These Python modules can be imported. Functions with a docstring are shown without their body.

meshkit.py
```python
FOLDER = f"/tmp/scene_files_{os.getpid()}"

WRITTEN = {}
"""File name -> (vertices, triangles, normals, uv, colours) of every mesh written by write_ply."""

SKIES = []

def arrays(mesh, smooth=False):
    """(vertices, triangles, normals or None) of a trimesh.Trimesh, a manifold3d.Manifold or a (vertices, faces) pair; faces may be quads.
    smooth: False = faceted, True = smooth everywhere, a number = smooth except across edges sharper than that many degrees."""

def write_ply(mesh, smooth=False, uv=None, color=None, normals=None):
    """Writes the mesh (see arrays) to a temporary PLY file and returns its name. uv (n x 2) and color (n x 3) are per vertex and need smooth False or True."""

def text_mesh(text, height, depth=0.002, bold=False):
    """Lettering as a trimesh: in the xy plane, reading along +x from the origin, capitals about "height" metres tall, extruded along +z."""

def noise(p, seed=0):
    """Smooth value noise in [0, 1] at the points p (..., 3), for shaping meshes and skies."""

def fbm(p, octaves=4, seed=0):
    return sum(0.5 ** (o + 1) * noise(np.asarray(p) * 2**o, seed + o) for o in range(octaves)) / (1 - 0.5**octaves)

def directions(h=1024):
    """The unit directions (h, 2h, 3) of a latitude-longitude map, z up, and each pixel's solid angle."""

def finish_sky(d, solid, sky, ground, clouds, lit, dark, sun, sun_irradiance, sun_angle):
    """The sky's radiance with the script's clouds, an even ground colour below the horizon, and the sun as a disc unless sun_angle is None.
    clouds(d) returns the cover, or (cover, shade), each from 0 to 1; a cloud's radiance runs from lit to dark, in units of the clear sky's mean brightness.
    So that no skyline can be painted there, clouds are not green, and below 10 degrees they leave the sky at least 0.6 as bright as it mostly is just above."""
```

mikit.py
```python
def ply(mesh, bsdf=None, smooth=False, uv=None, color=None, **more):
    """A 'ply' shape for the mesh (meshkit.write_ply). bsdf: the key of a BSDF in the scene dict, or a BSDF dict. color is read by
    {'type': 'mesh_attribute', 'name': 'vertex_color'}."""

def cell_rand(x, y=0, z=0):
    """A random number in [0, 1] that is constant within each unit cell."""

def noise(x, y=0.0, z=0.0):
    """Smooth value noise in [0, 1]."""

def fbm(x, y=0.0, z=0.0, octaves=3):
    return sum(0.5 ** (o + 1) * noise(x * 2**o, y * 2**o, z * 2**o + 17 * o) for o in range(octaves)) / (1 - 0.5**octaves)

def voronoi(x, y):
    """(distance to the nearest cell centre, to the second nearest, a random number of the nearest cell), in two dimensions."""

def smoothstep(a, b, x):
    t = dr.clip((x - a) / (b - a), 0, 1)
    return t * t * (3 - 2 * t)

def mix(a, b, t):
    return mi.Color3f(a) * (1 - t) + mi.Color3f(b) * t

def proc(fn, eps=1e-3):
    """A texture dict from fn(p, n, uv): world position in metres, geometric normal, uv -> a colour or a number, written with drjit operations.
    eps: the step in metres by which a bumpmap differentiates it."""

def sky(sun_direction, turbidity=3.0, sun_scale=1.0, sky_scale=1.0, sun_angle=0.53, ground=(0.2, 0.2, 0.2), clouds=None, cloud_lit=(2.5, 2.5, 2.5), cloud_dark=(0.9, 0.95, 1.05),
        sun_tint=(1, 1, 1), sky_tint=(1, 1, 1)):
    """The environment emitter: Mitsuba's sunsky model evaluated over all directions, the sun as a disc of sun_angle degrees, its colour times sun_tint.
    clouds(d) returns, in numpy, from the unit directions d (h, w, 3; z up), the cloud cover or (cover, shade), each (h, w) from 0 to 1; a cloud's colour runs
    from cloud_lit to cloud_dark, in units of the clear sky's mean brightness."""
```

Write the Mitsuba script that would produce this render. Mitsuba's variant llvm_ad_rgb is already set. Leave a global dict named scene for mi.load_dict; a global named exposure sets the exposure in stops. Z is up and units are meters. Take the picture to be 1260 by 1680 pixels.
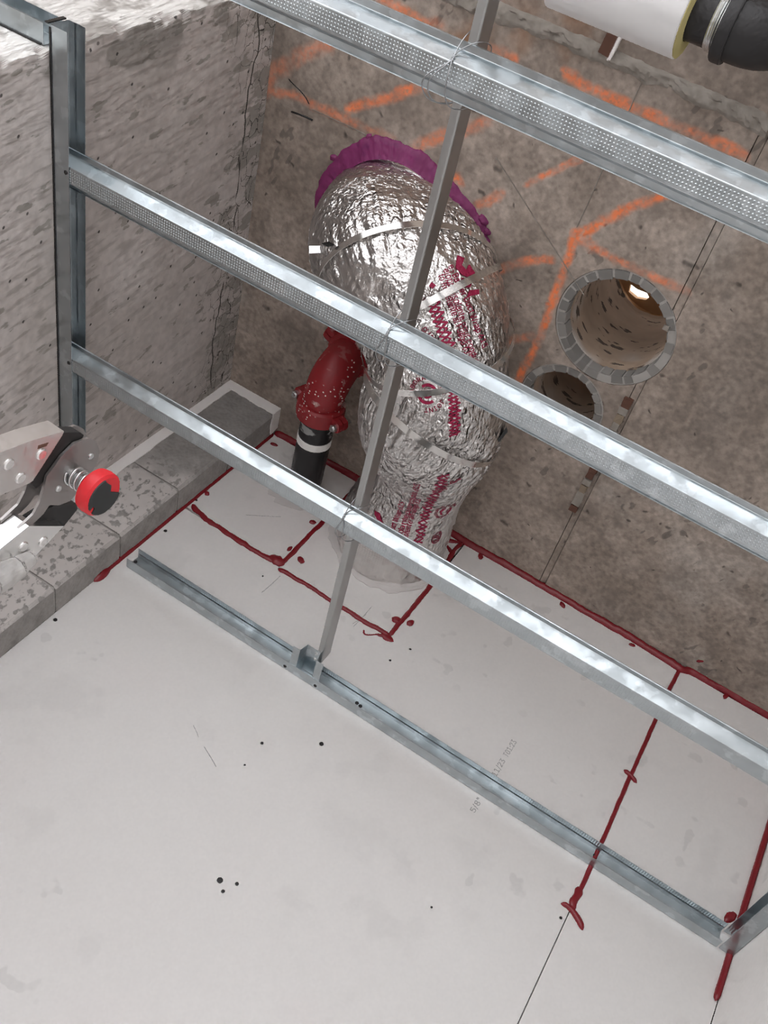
import math, random
import numpy as np, trimesh, manifold3d
import drjit as dr
import mitsuba as mi
import mikit, meshkit
from mikit import proc, noise, fbm, voronoi, smoothstep, mix, cell_rand
from shapely.geometry import Polygon, LineString, Point, box as sbox
from shapely import affinity
from shapely.ops import unary_union
from scipy.interpolate import CubicSpline
from scipy.spatial.transform import Rotation

rng = np.random.default_rng(7)
random.seed(7)
scene, labels = {}, {}
H = 1.5                                    # eye height; all coordinates below are metres from the eye, z up, y towards the drywall
UP = np.array([0, 0, H])

# ---------------------------------------------------------------- camera, sky, exposure
FPX = 1604.93
CAM = Rotation.from_rotvec([0.70194593, 0.42670259, 0.40224111]).as_matrix()      # rows: right, down, forward
tw = np.eye(4)
tw[:3, 0], tw[:3, 1], tw[:3, 2], tw[:3, 3] = -CAM[0], -CAM[1], CAM[2], UP
scene['camera'] = {'type': 'perspective', 'fov_axis': 'x', 'fov': math.degrees(2 * math.atan(630 / FPX)), 'near_clip': 0.02, 'far_clip': 200.0, 'to_world': mi.ScalarTransform4f(tw)}
exposure = 5.05


def overcast(d):
    return np.ones(d.shape[:2]), np.clip(0.35 + 0.9 * (meshkit.fbm(d * 2.2, 4, 3) - 0.5), 0, 1)


scene['sky'] = mikit.sky([-0.3, -0.7, 0.62], turbidity=4.0, sun_scale=0.0, sky_scale=1.0, ground=(0.34, 0.33, 0.32), clouds=overcast, cloud_lit=(1.22, 1.24, 1.30), cloud_dark=(0.95, 0.99, 1.06))

# ---------------------------------------------------------------- main planes
ZC = 1.18            # underside of the ceiling frame
ZS = 1.815           # underside of the slab
YW = 1.7612          # face of the drywall
XC = -1.1664         # side face of the column
XR = 0.535           # face of the side wall
YF = 0.665           # front face of the column
HATS = (0.4493, 0.8645, 1.2715)

# ---------------------------------------------------------------- materials
def col(r, g=None, b=None):
    return {'type': 'rgb', 'value': [r, g if g is not None else r, b if b is not None else r]}


def mat(name, base, rough=0.6, metal=0.0, spec=0.5, bump=None, bscale=1.0, sided=True, **kw):
    b = {'type': 'principled', 'base_color': base if isinstance(base, dict) else col(*base), 'roughness': rough, 'metallic': metal, 'specular': spec, **kw}
    if bump is not None:
        b = {'type': 'bumpmap', 'arbitrary': bump, 'scale': bscale, 'bsdf': b}
    scene[name] = {'type': 'twosided', 'bsdf': b} if sided else b
    return name


PAINT = [  # spray marks on the slab: points x, y and width, strength
    ([(-1.168, .879), (-1.165, .845), (-1.136, .818), (-1.092, .776), (-1.038, .736)], .020, .45),
    ([(-1.168, .879), (-1.104, .865), (-1.051, .864), (-.964, .863), (-.848, .857)], .013, .50),
    ([(-.961, .839), (-.882, .785), (-.812, .733)], .014, .85),
    ([(-.794, .851), (-.744, .810), (-.684, .767), (-.658, .741)], .016, .65),
    ([(-.690, .873), (-.679, .878)], .013, 1.0),
    ([(-.625, .908), (-.585, .864)], .012, .7),
    ([(-.54, .823), (-.496, .774), (-.455, .736)], .009, .9),
    ([(-.410, .878), (-.349, .798), (-.280, .731)], .0125, 1.0),
    ([(-.412, .884), (-.410, .963), (-.405, 1.057), (-.406, 1.144), (-.414, 1.203), (-.412, 1.243)], .0115, .95),
    ([(-.411, .875), (-.372, .884)], .014, 1.0),
    ([(-.372, .884), (-.314, .886), (-.248, .886), (-.167, .882)], .011, .62),
    ([(-.544, 1.022), (-.485, .969), (-.441, .945)], .012, .75),
    ([(-.465, 1.163), (-.42, 1.124)], .014, .5),
    ([(-.938, .614), (-.842, .619), (-.801, .613)], .012, .6),
    ([(-.698, .614), (-.642, .617)], .012, .75),
    ([(-.536, .602), (-.496, .609), (-.426, .613), (-.304, .610), (-.182, .611)], .013, .8),
]


def slab_color(p, n, uv):
    x, y = p.x, p.y
    big = fbm(x * 3.1, y * 3.1, 1.3)
    mid = fbm(x * 14, y * 14, 4.1, 4)
    fine = fbm(x * 110, y * 110, 2.0, 4)
    c = mix((.250, .206, .174), (.410, .346, .300), smoothstep(.3, .75, .55 * big + .45 * mid))
    c = mix(c, (.20, .170, .148), smoothstep(.50, .78, fbm(x * 7 + 9, y * 7, 7.7, 4)) * .65)
    c = mix(c, (.44, .405, .37), smoothstep(.60, .80, fbm(x * 6 + 3, y * 5 + 8, 3.7, 4)) * .45)
    c = c * (.62 + .76 * fine)
    c = mix(c, (.18, .15, .13), smoothstep(.58, .72, fbm(x * 30, y * 30, 15.0, 4)) * .4)
    # rusty film near the big ridge
    r = smoothstep(.48, .72, fbm(x * 11, y * 11 + 4, 9.1, 4)) * smoothstep(.16, .02, dr.abs(y - .575)) * smoothstep(-.38, -.62, x)
    c = mix(c, (.25, .115, .05), r * .8)
    # pits
    f1, f2, w = voronoi(x * 21 + 1.2 * fbm(x * 30, y * 30, 2.0), y * 21)
    c = c * (1 - .62 * smoothstep(.05 + .9 * (w - .80), .02, f1) * smoothstep(.80, .83, w))
    l1 = smoothstep(.70, .76, fbm(x * 46 + y * 20, y * 22 - x * 12, 6.0, 3)) * smoothstep(.5, .62, fbm(x * 5, y * 5, 12.0, 2))
    c = mix(c, (.10, .088, .078), l1 * .55)
    # spray paint
    wob = (fbm(x * 60, y * 60, 5.0, 2) - .5) * .010
    grain = smoothstep(.25, .65, fbm(x * 150, y * 150, 1.0, 3))
    blotch = smoothstep(.28, .68, fbm(x * 26, y * 26, 8.0, 3))
    k = mi.Float(0)
    for pts, wd, st in PAINT:
        for (ax, ay), (bx, by) in zip(pts[:-1], pts[1:]):
            dx, dy = bx - ax, by - ay
            t = dr.clip(((x - ax) * dx + (y - ay) * dy) / (dx * dx + dy * dy), 0, 1)
            d = dr.sqrt(dr.square(x - ax - t * dx) + dr.square(y - ay - t * dy)) + wob
            k = dr.maximum(k, smoothstep(wd * 1.25, wd * .15, d) * st)
    k = k * (.30 + .60 * blotch) * (.50 + .50 * grain) * 1.12
    return mix(c, (.86, .230, .085), dr.clip(k, 0, .92))


def slab_bump(p, n, uv):
    x, y = p.x, p.y
    return fbm(x * 55, y * 55, p.z * 55, 4) * .0045 + fbm(x * 14, y * 14, 3.0, 2) * .004


mat('m_slab', proc(slab_color), .85, bump=proc(slab_bump), spec=.2)


def column_color(p, n, uv):
    y, z, x = p.y, p.z - H, p.x
    q = x + y
    st = fbm((q + .12 * z) * 95, (z - .12 * q) * 21, x * 5, 5)           # trowel streaks
    c = mix((.405, .368, .346), (.495, .457, .438), smoothstep(.3, .7, fbm(q * 5, z * 5, 2.2, 4)))
    c = mix(c, (.26, .235, .215), smoothstep(.52, .70, st) * (.28 + .35 * smoothstep(1.55, 1.2, z)))
    c = mix(c, (.52, .47, .45), smoothstep(.60, .80, fbm(q * 4 + 5, z * 6, 7.0, 3)) * .35)
    # bare grey concrete showing through the skim coat, mostly in a strip under the slab
    low = smoothstep(1.60, 1.76, z + .10 * (fbm(q * 6, z * 6, 1.0) - .5))
    patch = smoothstep(.635, .67, fbm((q + .12 * z) * 52, (z - .12 * q) * 21, 3.3, 5) + .15 * low)
    c = mix(c, (.225, .212, .190), patch * .75)
    edge = smoothstep(.15, .0, y - (.665)) * smoothstep(.52, .62, fbm(q * 15, z * 15, 6.3, 4))
    c = mix(c, (.17, .16, .145), edge * .7)
    # hairline cracks in that strip
    f1, f2, w = voronoi(y * 26 + 1.4 * fbm(y * 30, z * 30, 1.0), z * 34)
    c = mix(c, (.05, .045, .04), smoothstep(.055, .015, f2 - f1) * smoothstep(.50, .66, fbm(y * 11, z * 11, 8.0, 3) + .16 * low) * low)
    cr = dr.abs(z - 1.742 - .05 * (fbm(y * 9, 3.0, 2.0, 4) - .5) + .03 * (y - 1.0))
    c = mix(c, (.06, .055, .05), smoothstep(.0032, .0012, cr) * smoothstep(.38, .5, fbm(y * 8, 1.0, 4.0)))
    c = c * (.86 + .28 * fbm(q * 80, z * 80, 2.0, 3))
    g1, g2, v = voronoi(y * 22 + z * 5, z * 22)
    c = c * (1 - .8 * smoothstep(.085, .04, g1) * smoothstep(.78, .82, v))
    # the front face is paler, with mottled lighter patches
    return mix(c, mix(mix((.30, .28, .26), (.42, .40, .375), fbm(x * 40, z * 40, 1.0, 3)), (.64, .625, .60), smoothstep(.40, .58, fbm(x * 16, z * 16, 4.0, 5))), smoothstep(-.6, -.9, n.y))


def column_bump(p, n, uv):
    q, z = p.x + p.y, p.z
    return fbm((q + .12 * z) * 95, (z - .12 * q) * 21, 3.0, 5) * .010 + fbm(q * 75, z * 75, p.x * 75, 3) * .004


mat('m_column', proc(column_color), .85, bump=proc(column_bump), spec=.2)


def block_color(p, n, uv):
    x, y, z = p.x, p.y, p.z
    c = mix((.215, .205, .195), (.32, .305, .29), fbm(x * 160, y * 160, z * 160, 3))
    c = c * (.75 + .5 * fbm(x * 30, y * 30, z * 30, 3))
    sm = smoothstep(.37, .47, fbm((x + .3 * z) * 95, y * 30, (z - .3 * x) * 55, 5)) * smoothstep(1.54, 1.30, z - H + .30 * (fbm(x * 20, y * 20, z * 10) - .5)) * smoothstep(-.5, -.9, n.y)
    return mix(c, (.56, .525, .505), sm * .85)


def block_bump(p, n, uv):
    return fbm(p.x * 220, p.y * 220, p.z * 220, 3) * .0022


mat('m_block', proc(block_color), .9, bump=proc(block_bump), spec=.15)


def drywall_color(p, n, uv):
    x, z = p.x + p.y * .7, p.z
    c = mix((.635, .617, .603), (.668, .656, .642), fbm(x * 3, z * 3, 1.0, 3))
    c = mix(c, (.66, .615, .605), smoothstep(.5, .75, fbm(x * 2.2 + 4, z * 2.6, 6.0, 3)) * .6)
    c = mix(c, (.56, .545, .535), smoothstep(.66, .80, fbm(x * 9, z * 9, 2.0, 4)) * .35)
    c = mix(c, (.45, .44, .43), smoothstep(.72, .80, fbm(x * 26, z * 26, 5.0, 3)) * smoothstep(.55, .7, fbm(x * 3, z * 3, 9.0)) * .35)
    return c * (.975 + .05 * fbm(x * 240, z * 240, 1.0, 2))


mat('m_drywall', proc(drywall_color), .8, spec=.2)


def galv_color(p, n, uv):
    a = fbm(p.x * 30, p.y * 30, p.z * 30, 3)
    b = smoothstep(.56, .66, fbm(p.x * 45, p.y * 45 + 3, p.z * 45, 4))
    c = mix((.43, .475, .495), (.54, .585, .605), a)
    return mix(c, (.76, .82, .85), b * .35)


def galv_rough(p, n, uv):
    return .26 + .22 * smoothstep(.4, .7, fbm(p.x * 40, p.y * 40, p.z * 40, 3))


def hat_bump(p, n, uv):
    return fbm(p.x * 8, p.y * 60, p.z * 60, 2) * .0003


def track_bump(p, n, uv):
    up = smoothstep(ZC + H + .033, ZC + H + .0345, p.z)
    on = up * smoothstep(YW - .010, YW - .014, p.y) * smoothstep(YW - .034, YW - .030, p.y) * smoothstep(1.5, 1.6, p.y)
    return on * dr.sin(p.x * (2 * math.pi / .0052)) * .0005 + fbm(p.x * 40, p.y * 40, p.z * 60, 2) * .0005


mat('m_hat', proc(galv_color), proc(galv_rough), 1.0, bump=proc(hat_bump))
mat('m_track', proc(galv_color), proc(galv_rough), 1.0, bump=proc(track_bump))
mat('m_runner', (.44, .445, .44), .36, 1.0)
mat('m_screw_black', (.02, .02, .02), .4, 0.3)
mat('m_screw_zinc', (.72, .74, .74), .25, 1.0)
mat('m_wire', (.40, .41, .42), .28, 1.0)


def foil_bump(p, n, uv):
    k = smoothstep(.36, .62, fbm(p.x * 7 + 4, p.y * 7, p.z * 7, 2))
    a = fbm(p.x * 50, p.y * 50, p.z * 50, 3)
    b = fbm(p.x * 130 + 3, p.y * 45, p.z * 130, 3)
    return (dr.abs(a - .5) * .013 + dr.abs(b - .5) * .009) * (.40 + .60 * k)


def foil_color(p, n, uv):
    y, u = p.y, p.x + p.z
    grid = dr.maximum(smoothstep(.80, .97, dr.abs(dr.sin(y * (math.pi / .0062)))), smoothstep(.80, .97, dr.abs(dr.sin(u * (math.pi / .0070)))))
    k = grid * smoothstep(.38, .56, fbm(p.x * 7, p.y * 7, p.z * 7, 2)) * .42
    return mix((.74, .72, .705), (.40, .385, .375), k)


mat('m_foil', proc(foil_color), .23, 1.0, bump=proc(foil_bump))
mat('m_strap', (.80, .79, .77), .14, 1.0)
mat('m_print', (.29, .012, .055), .5, 0.0, spec=.3)
mat('m_print_dark', (.20, .02, .045), .5, 0.0, spec=.3)


def purple_color(p, n, uv):
    c = mix((.150, .016, .084), (.235, .036, .138), fbm(p.x * 30, p.y * 30, p.z * 30, 4))
    return mix(c, (.10, .012, .08), smoothstep(.50, .75, fbm(p.x * 50, p.y * 50, p.z * 90, 3)) * .35)


mat('m_purple', proc(purple_color), .55, bump=proc(lambda p, n, uv: fbm(p.x * 60, p.y * 60, p.z * 60, 3) * .005), spec=.4)
mat('m_caulk', (.185, .008, .014), .33, spec=.5)
mat('m_white_sealant', (.80, .775, .76), .7, spec=.3)
mat('m_compound', (.56, .535, .525), .75, spec=.2)
mat('m_paper_white', (.80, .79, .77), .6, spec=.3)


def redpipe_color(p, n, uv):
    f1, f2, w = voronoi((p.x + .35 * p.z) * 120, (p.y - .5 * p.z) * 120)
    dots = smoothstep(.30, .18, f1) * smoothstep(.72, .76, w) * smoothstep(.46, .60, fbm(p.x * 16 + 1, p.y * 16, p.z * 16, 2))
    smear = smoothstep(.63, .72, fbm(p.x * 26, p.y * 26 + 7, p.z * 26, 4)) * smoothstep(1.30, 1.42, p.y)
    return mix((.235, .014, .018), (.62, .50, .47), dr.clip(dots + .6 * smear, 0, 1))


mat('m_redpipe', proc(redpipe_color), .42, spec=.5)


def blackpipe_color(p, n, uv):
    k = smoothstep(.58, .66, fbm(p.x * 22, p.y * 50, p.z * 22, 4)) * smoothstep(1.565, 1.55, p.y)
    return mix((.012, .012, .013), (.35, .36, .36), k * .8)


mat('m_blackpipe', proc(blackpipe_color), .32, spec=.5)
mat('m_castiron', (.030, .029, .030), .42, 0.35, bump=proc(lambda p, n, uv: fbm(p.x * 180, p.y * 180, p.z * 180, 3) * .0014), spec=.5)
mat('m_jacket', (.68, .672, .668), .6, bump=proc(lambda p, n, uv: fbm(p.x * 9, p.y * 40, p.z * 40, 3) * .004), spec=.3)
mat('m_foam', (.42, .37, .17), .9, spec=.1)
mat('m_copper', (.33, .22, .20), .5, spec=.3)


def sleeve_color(p, n, uv):
    c = mix((.27, .20, .150), (.44, .34, .26), fbm(p.x * 18, p.y * 18, p.z * 30, 4))
    c = mix(c, (.52, .50, .48), smoothstep(.45, .70, fbm(p.x * 9, p.y * 9, p.z * 9, 3)) * smoothstep(ZS + H + .16, ZS + H + .02, p.z))
    return mix(c, (.10, .08, .065), smoothstep(.62, .70, fbm(p.x * 30, p.y * 30, p.z * 60, 3)))


mat('m_sleeve', proc(sleeve_color), .85, spec=.2)
mat('m_tube_brown', (.40, .25, .14), .85, spec=.2)
mat('m_segment', (.185, .178, .168), .85, bump=proc(lambda p, n, uv: fbm(p.x * 150, p.y * 150, p.z * 150, 3) * .003), spec=.2)
mat('m_segment_light', (.235, .225, .212), .85, bump=proc(lambda p, n, uv: fbm(p.x * 150, p.y * 150, p.z * 150, 3) * .003), spec=.2)
mat('m_mortar', (.36, .345, .325), .9, spec=.15)
mat('m_rubble', proc(lambda p, n, uv: mix((.16, .14, .12), (.36, .33, .295), fbm(p.x * 60, p.y * 60, p.z * 60, 4))), .9, spec=.15)
mat('m_wood', (.115, .058, .042), .8, spec=.2)
mat('m_wood_pale', (.24, .19, .14), .8, spec=.2)
mat('m_tool', (.62, .595, .575), .42, .9, bump=proc(lambda p, n, uv: fbm(p.x * 250, p.y * 250, p.z * 250, 3) * .0006))
mat('m_tool_bright', (.86, .86, .85), .25, 1.0)
mat('m_tool_plate', (.34, .32, .31), .45, .9, bump=proc(lambda p, n, uv: fbm(p.x * 250, p.y * 250, p.z * 250, 3) * .0006))
mat('m_tool_black', (.012, .012, .012), .5, spec=.4)
mat('m_knob_red', (.56, .018, .025), .45, spec=.4)
mat('m_knob_black', (.028, .030, .030), .6, spec=.3)
mat('m_glove', proc(lambda p, n, uv: mix((.33, .32, .31), (.50, .49, .47), fbm(p.x * 120, p.y * 120, p.z * 120, 3))), .85, bump=proc(lambda p, n, uv: dr.abs(fbm(p.x * 90, p.y * 90, p.z * 90, 3) - .5) * .012), spec=.2)
mat('m_floor', (.60, .585, .565), .8, spec=.2)
mat('m_ink', (.33, .325, .32), .8, spec=.1)
mat('m_gap_shade', (.01, .01, .01), .9, spec=.0)


# ---------------------------------------------------------------- helpers
def numbered(key):
    if not any(k == key or k.startswith(key + '__') for k in scene):
        return key
    i = 1
    while any(k == f'{key}_{i:03d}' or k.startswith(f'{key}_{i:03d}__') for k in scene):
        i += 1
    return f'{key}_{i:03d}'


def tag(key, label=None, cat=None, group=None, kind=None):
    d = labels.setdefault(key, {})
    for k, v in (('label', label), ('category', cat), ('group', group), ('kind', kind)):
        if v:
            d[k] = v
    return key


def tri(m):
    if hasattr(m, 'to_mesh'):
        q = m.to_mesh()
        return trimesh.Trimesh(np.array(q.vert_properties[:, :3], float), np.array(q.tri_verts), process=False)
    return m


def obj(name, mesh, m, parent=None, smooth=30):
    mesh = tri(mesh).copy()
    mesh.vertices = np.asarray(mesh.vertices, float) + UP
    key = numbered(f'{parent}__{name}' if parent else name)
    scene[key] = mikit.ply(mesh, m, smooth=smooth)
    return key


def cat(ms):
    return trimesh.util.concatenate([tri(m) for m in ms])


def bx(x0, x1, y0, y1, z0, z1):
    m = trimesh.creation.box((x1 - x0, y1 - y0, z1 - z0))
    m.apply_translation(((x0 + x1) / 2, (y0 + y1) / 2, (z0 + z1) / 2))
    return m


def man(m):
    m = tri(m).copy()
    m.merge_vertices()
    return manifold3d.Manifold(manifold3d.Mesh(np.asarray(m.vertices, np.float32), np.asarray(m.faces, np.uint32)))


def frame_to(mesh, origin, ex, ey, ez):
    m = mesh.copy()
    m.vertices = np.asarray(origin) + m.vertices[:, :1] * np.asarray(ex) + m.vertices[:, 1:2] * np.asarray(ey) + m.vertices[:, 2:3] * np.asarray(ez)
    if np.linalg.det(np.stack([ex, ey, ez])) < 0:
        m.invert()
    return m


def extr(poly, h):
    return cat([trimesh.creation.extrude_polygon(g, h, engine='earcut') for g in getattr(poly, 'geoms', [poly])])


def tube(pts, r, sides=8, cap=True):
    """A round tube along a polyline; r a number or one per point."""
    p = np.asarray(pts, float)
    rr = np.broadcast_to(np.asarray(r, float), (len(p),))
    t = np.gradient(p, axis=0)
    t /= np.linalg.norm(t, axis=1, keepdims=True) + 1e-12
    a = np.cross(t[0], [0, 0, 1.0] if abs(t[0, 2]) < .9 else [1.0, 0, 0])
    A = []
    for i in range(len(p)):
        a = a - t[i] * (a @ t[i])
        a /= np.linalg.norm(a)
        A.append(a)
    A = np.array(A)
    B = np.cross(t, A)
    ang = np.arange(sides) * 2 * np.pi / sides
    v = p[:, None] + rr[:, None, None] * (np.cos(ang)[None, :, None] * A[:, None] + np.sin(ang)[None, :, None] * B[:, None])
    n = len(p)
    i, j = np.meshgrid(np.arange(n - 1), np.arange(sides), indexing='ij')
    q = np.stack([i * sides + j, i * sides + (j + 1) % sides, (i + 1) * sides + (j + 1) % sides, (i + 1) * sides + j], -1).reshape(-1, 4)
    f = np.vstack([q[:, [0, 1, 2]], q[:, [0, 2, 3]]])
    V = v.reshape(-1, 3)
    if cap:
        V = np.vstack([V, p[:1], p[-1:]])
        k = np.arange(sides)
        f = np.vstack([f, np.stack([k * 0 + len(V) - 2, (k + 1) % sides, k], 1), np.stack([k * 0 + len(V) - 1, (n - 1) * sides + k, (n - 1) * sides + (k + 1) % sides], 1)])
    return trimesh.Trimesh(V, f, process=False)


def spline(pts, n):
    p = np.asarray(pts, float)
    t = np.r_[0, np.cumsum(np.linalg.norm(np.diff(p, axis=0), axis=1))]
    return CubicSpline(t, p)(np.linspace(0, t[-1], n))


def lathe(profile, origin, axis, sections=40):
    """profile: (radius, height) pairs revolved about axis through origin."""
    m = trimesh.creation.revolve(np.asarray(profile, float), sections=sections)
    axis = np.asarray(axis, float) / np.linalg.norm(axis)
    ex = np.cross(axis, [0, 0, 1.0] if abs(axis[2]) < .9 else [1.0, 0, 0])
    ex /= np.linalg.norm(ex)
    return frame_to(m, origin, ex, np.cross(axis, ex), axis)


def sheet(points, thick, length, origin, ex, ey, ez):
    """A folded sheet: cross-section polyline in (ex, ey), extruded along ez."""
    poly = LineString(points).buffer(thick / 2, cap_style=2, join_style=1, quad_segs=4)
    return frame_to(extr(poly, length), origin, ex, ey, ez)


def bead(pts, normal, width, height, seed=0, step=.006, var=.22):
    """A bead of sealant: a lumpy flattened tube along a polyline, its flat side against the surface with this normal."""
    p = np.asarray(pts, float)
    L = np.r_[0, np.cumsum(np.linalg.norm(np.diff(p, axis=0), axis=1))]
    s = np.linspace(0, L[-1], max(4, int(L[-1] / step)))
    q = np.stack([np.interp(s, L, p[:, k]) for k in range(3)], 1)
    nrm = np.asarray(normal, float) / np.linalg.norm(normal)
    t = np.gradient(q, axis=0)
    t /= np.linalg.norm(t, axis=1, keepdims=True)
    side = np.cross(nrm, t)
    side /= np.linalg.norm(side, axis=1, keepdims=True)
    nz = lambda k, f: 2 * meshkit.fbm(np.stack([s * f, s * 0 + seed * 7.3 + k, s * 0 + .5], 1), 3, seed) - 1
    w = width * (1 + var * 1.6 * nz(0, 40))
    h = height * (1 + var * nz(1, 30))
    off = width * .30 * var / .22 * nz(2, 25)
    end = np.sqrt(np.clip(np.minimum(s, L[-1] - s) / (width * .6), 0.03, 1))
    ang = np.linspace(0, 2 * np.pi, 11)[:-1]
    V = q[:, None] + side[:, None] * ((np.cos(ang)[None] * (w * end / 2)[:, None]) + off[:, None])[..., None] + nrm * (np.sin(ang)[None] * (h * end)[:, None])[..., None]
    n, k = len(q), len(ang)
    i, j = np.meshgrid(np.arange(n - 1), np.arange(k), indexing='ij')
    f = np.stack([i * k + j, i * k + (j + 1) % k, (i + 1) * k + (j + 1) % k, (i + 1) * k + j], -1).reshape(-1, 4)
    f = np.vstack([f[:, [0, 1, 2]], f[:, [0, 2, 3]]])
    V = np.vstack([V.reshape(-1, 3), q[:1], q[-1:]])
    r = np.arange(k)
    f = np.vstack([f, np.stack([r * 0 + len(V) - 2, (r + 1) % k, r], 1), np.stack([r * 0 + len(V) - 1, (n - 1) * k + r, (n - 1) * k + (r + 1) % k], 1)])
    m = trimesh.Trimesh(V, f, process=False)
    if m.volume < 0:
        m.invert()
    return m


def blob(c, size, normal, seed, flat=.35, ang=0.0):
    """A dab of paste stuck on a surface: size (length, width)."""
    m = trimesh.creation.icosphere(2, 1.0)
    v = m.vertices
    k = .75 + .7 * meshkit.fbm(v * 1.7 + seed * 3.1, 3, seed)
    v = v * k[:, None] * np.array([size[0] / 2, size[1] / 2, size[1] * flat])
    v[:, 2] = np.maximum(v[:, 2], -.001)
    n = np.asarray(normal, float)
    ex = np.cross(n, [0, 0, 1.0] if abs(n[2]) < .9 else [0, 1.0, 0])
    ex /= np.linalg.norm(ex)
    ey = np.cross(n, ex)
    e1 = ex * math.cos(ang) + ey * math.sin(ang)
    return frame_to(trimesh.Trimesh(v, m.faces), c, e1, np.cross(n, e1), n)


def bumpy(mesh, size, amp, freq, seed=0):
    """Subdivide and push the vertices along their normals by noise."""
    m = tri(mesh).copy()
    m.merge_vertices()
    v, f = trimesh.remesh.subdivide_to_size(m.vertices, m.faces, size, max_iter=12)
    m = trimesh.Trimesh(v, f)
    m.merge_vertices()
    d = (meshkit.fbm(m.vertices * freq + 11.3 * seed, 4, seed) - .5) * 2 * amp
    m.vertices = m.vertices + m.vertex_normals * d[:, None]
    return m


# ---------------------------------------------------------------- the room
BACK, SIDE = -3.2, -3.8      # the open edges of the slab
obj('floor', bx(-14, 6, -16, 4.2, -H - .2, -H), 'm_floor')
tag('floor', 'grey concrete floor below the ceiling frame', kind='structure')

# the slab: four formwork fields, a strip between two form edges, and a broken ridge across
BIG, SMALL, DUCTC = (-.265, 1.024), (-.305, 1.250), (-.800, 1.040)
cutters = []
for (cx, cy), r in ((BIG, .129), (SMALL, .099), (DUCTC, .180)):
    c = trimesh.creation.cylinder(r, .8, sections=72)
    c.apply_translation((cx, cy, ZS + .1))
    cutters.append(man(c))
ST = .30
fields = [(SIDE, -.1765, .556, 4.2, .000), (-.1585, 3, .556, 4.2, .003), (SIDE, -.1765, BACK, .550, -.004), (-.1585, 3, BACK, .550, -.002), (-.1750, -.1600, .556, 4.2, -.0025), (-.1750, -.1600, BACK, .550, .004)]
for i, (x0, x1, y0, y1, dz) in enumerate(fields):
    m = man(bx(x0, x1, y0, y1, ZS - dz * 0 + (-dz), ZS + ST))
    for c in cutters:
        m = m - c
    obj('form_panel' if i < 4 else 'form_strip', m, 'm_slab', 'ceiling', smooth=20)
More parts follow.
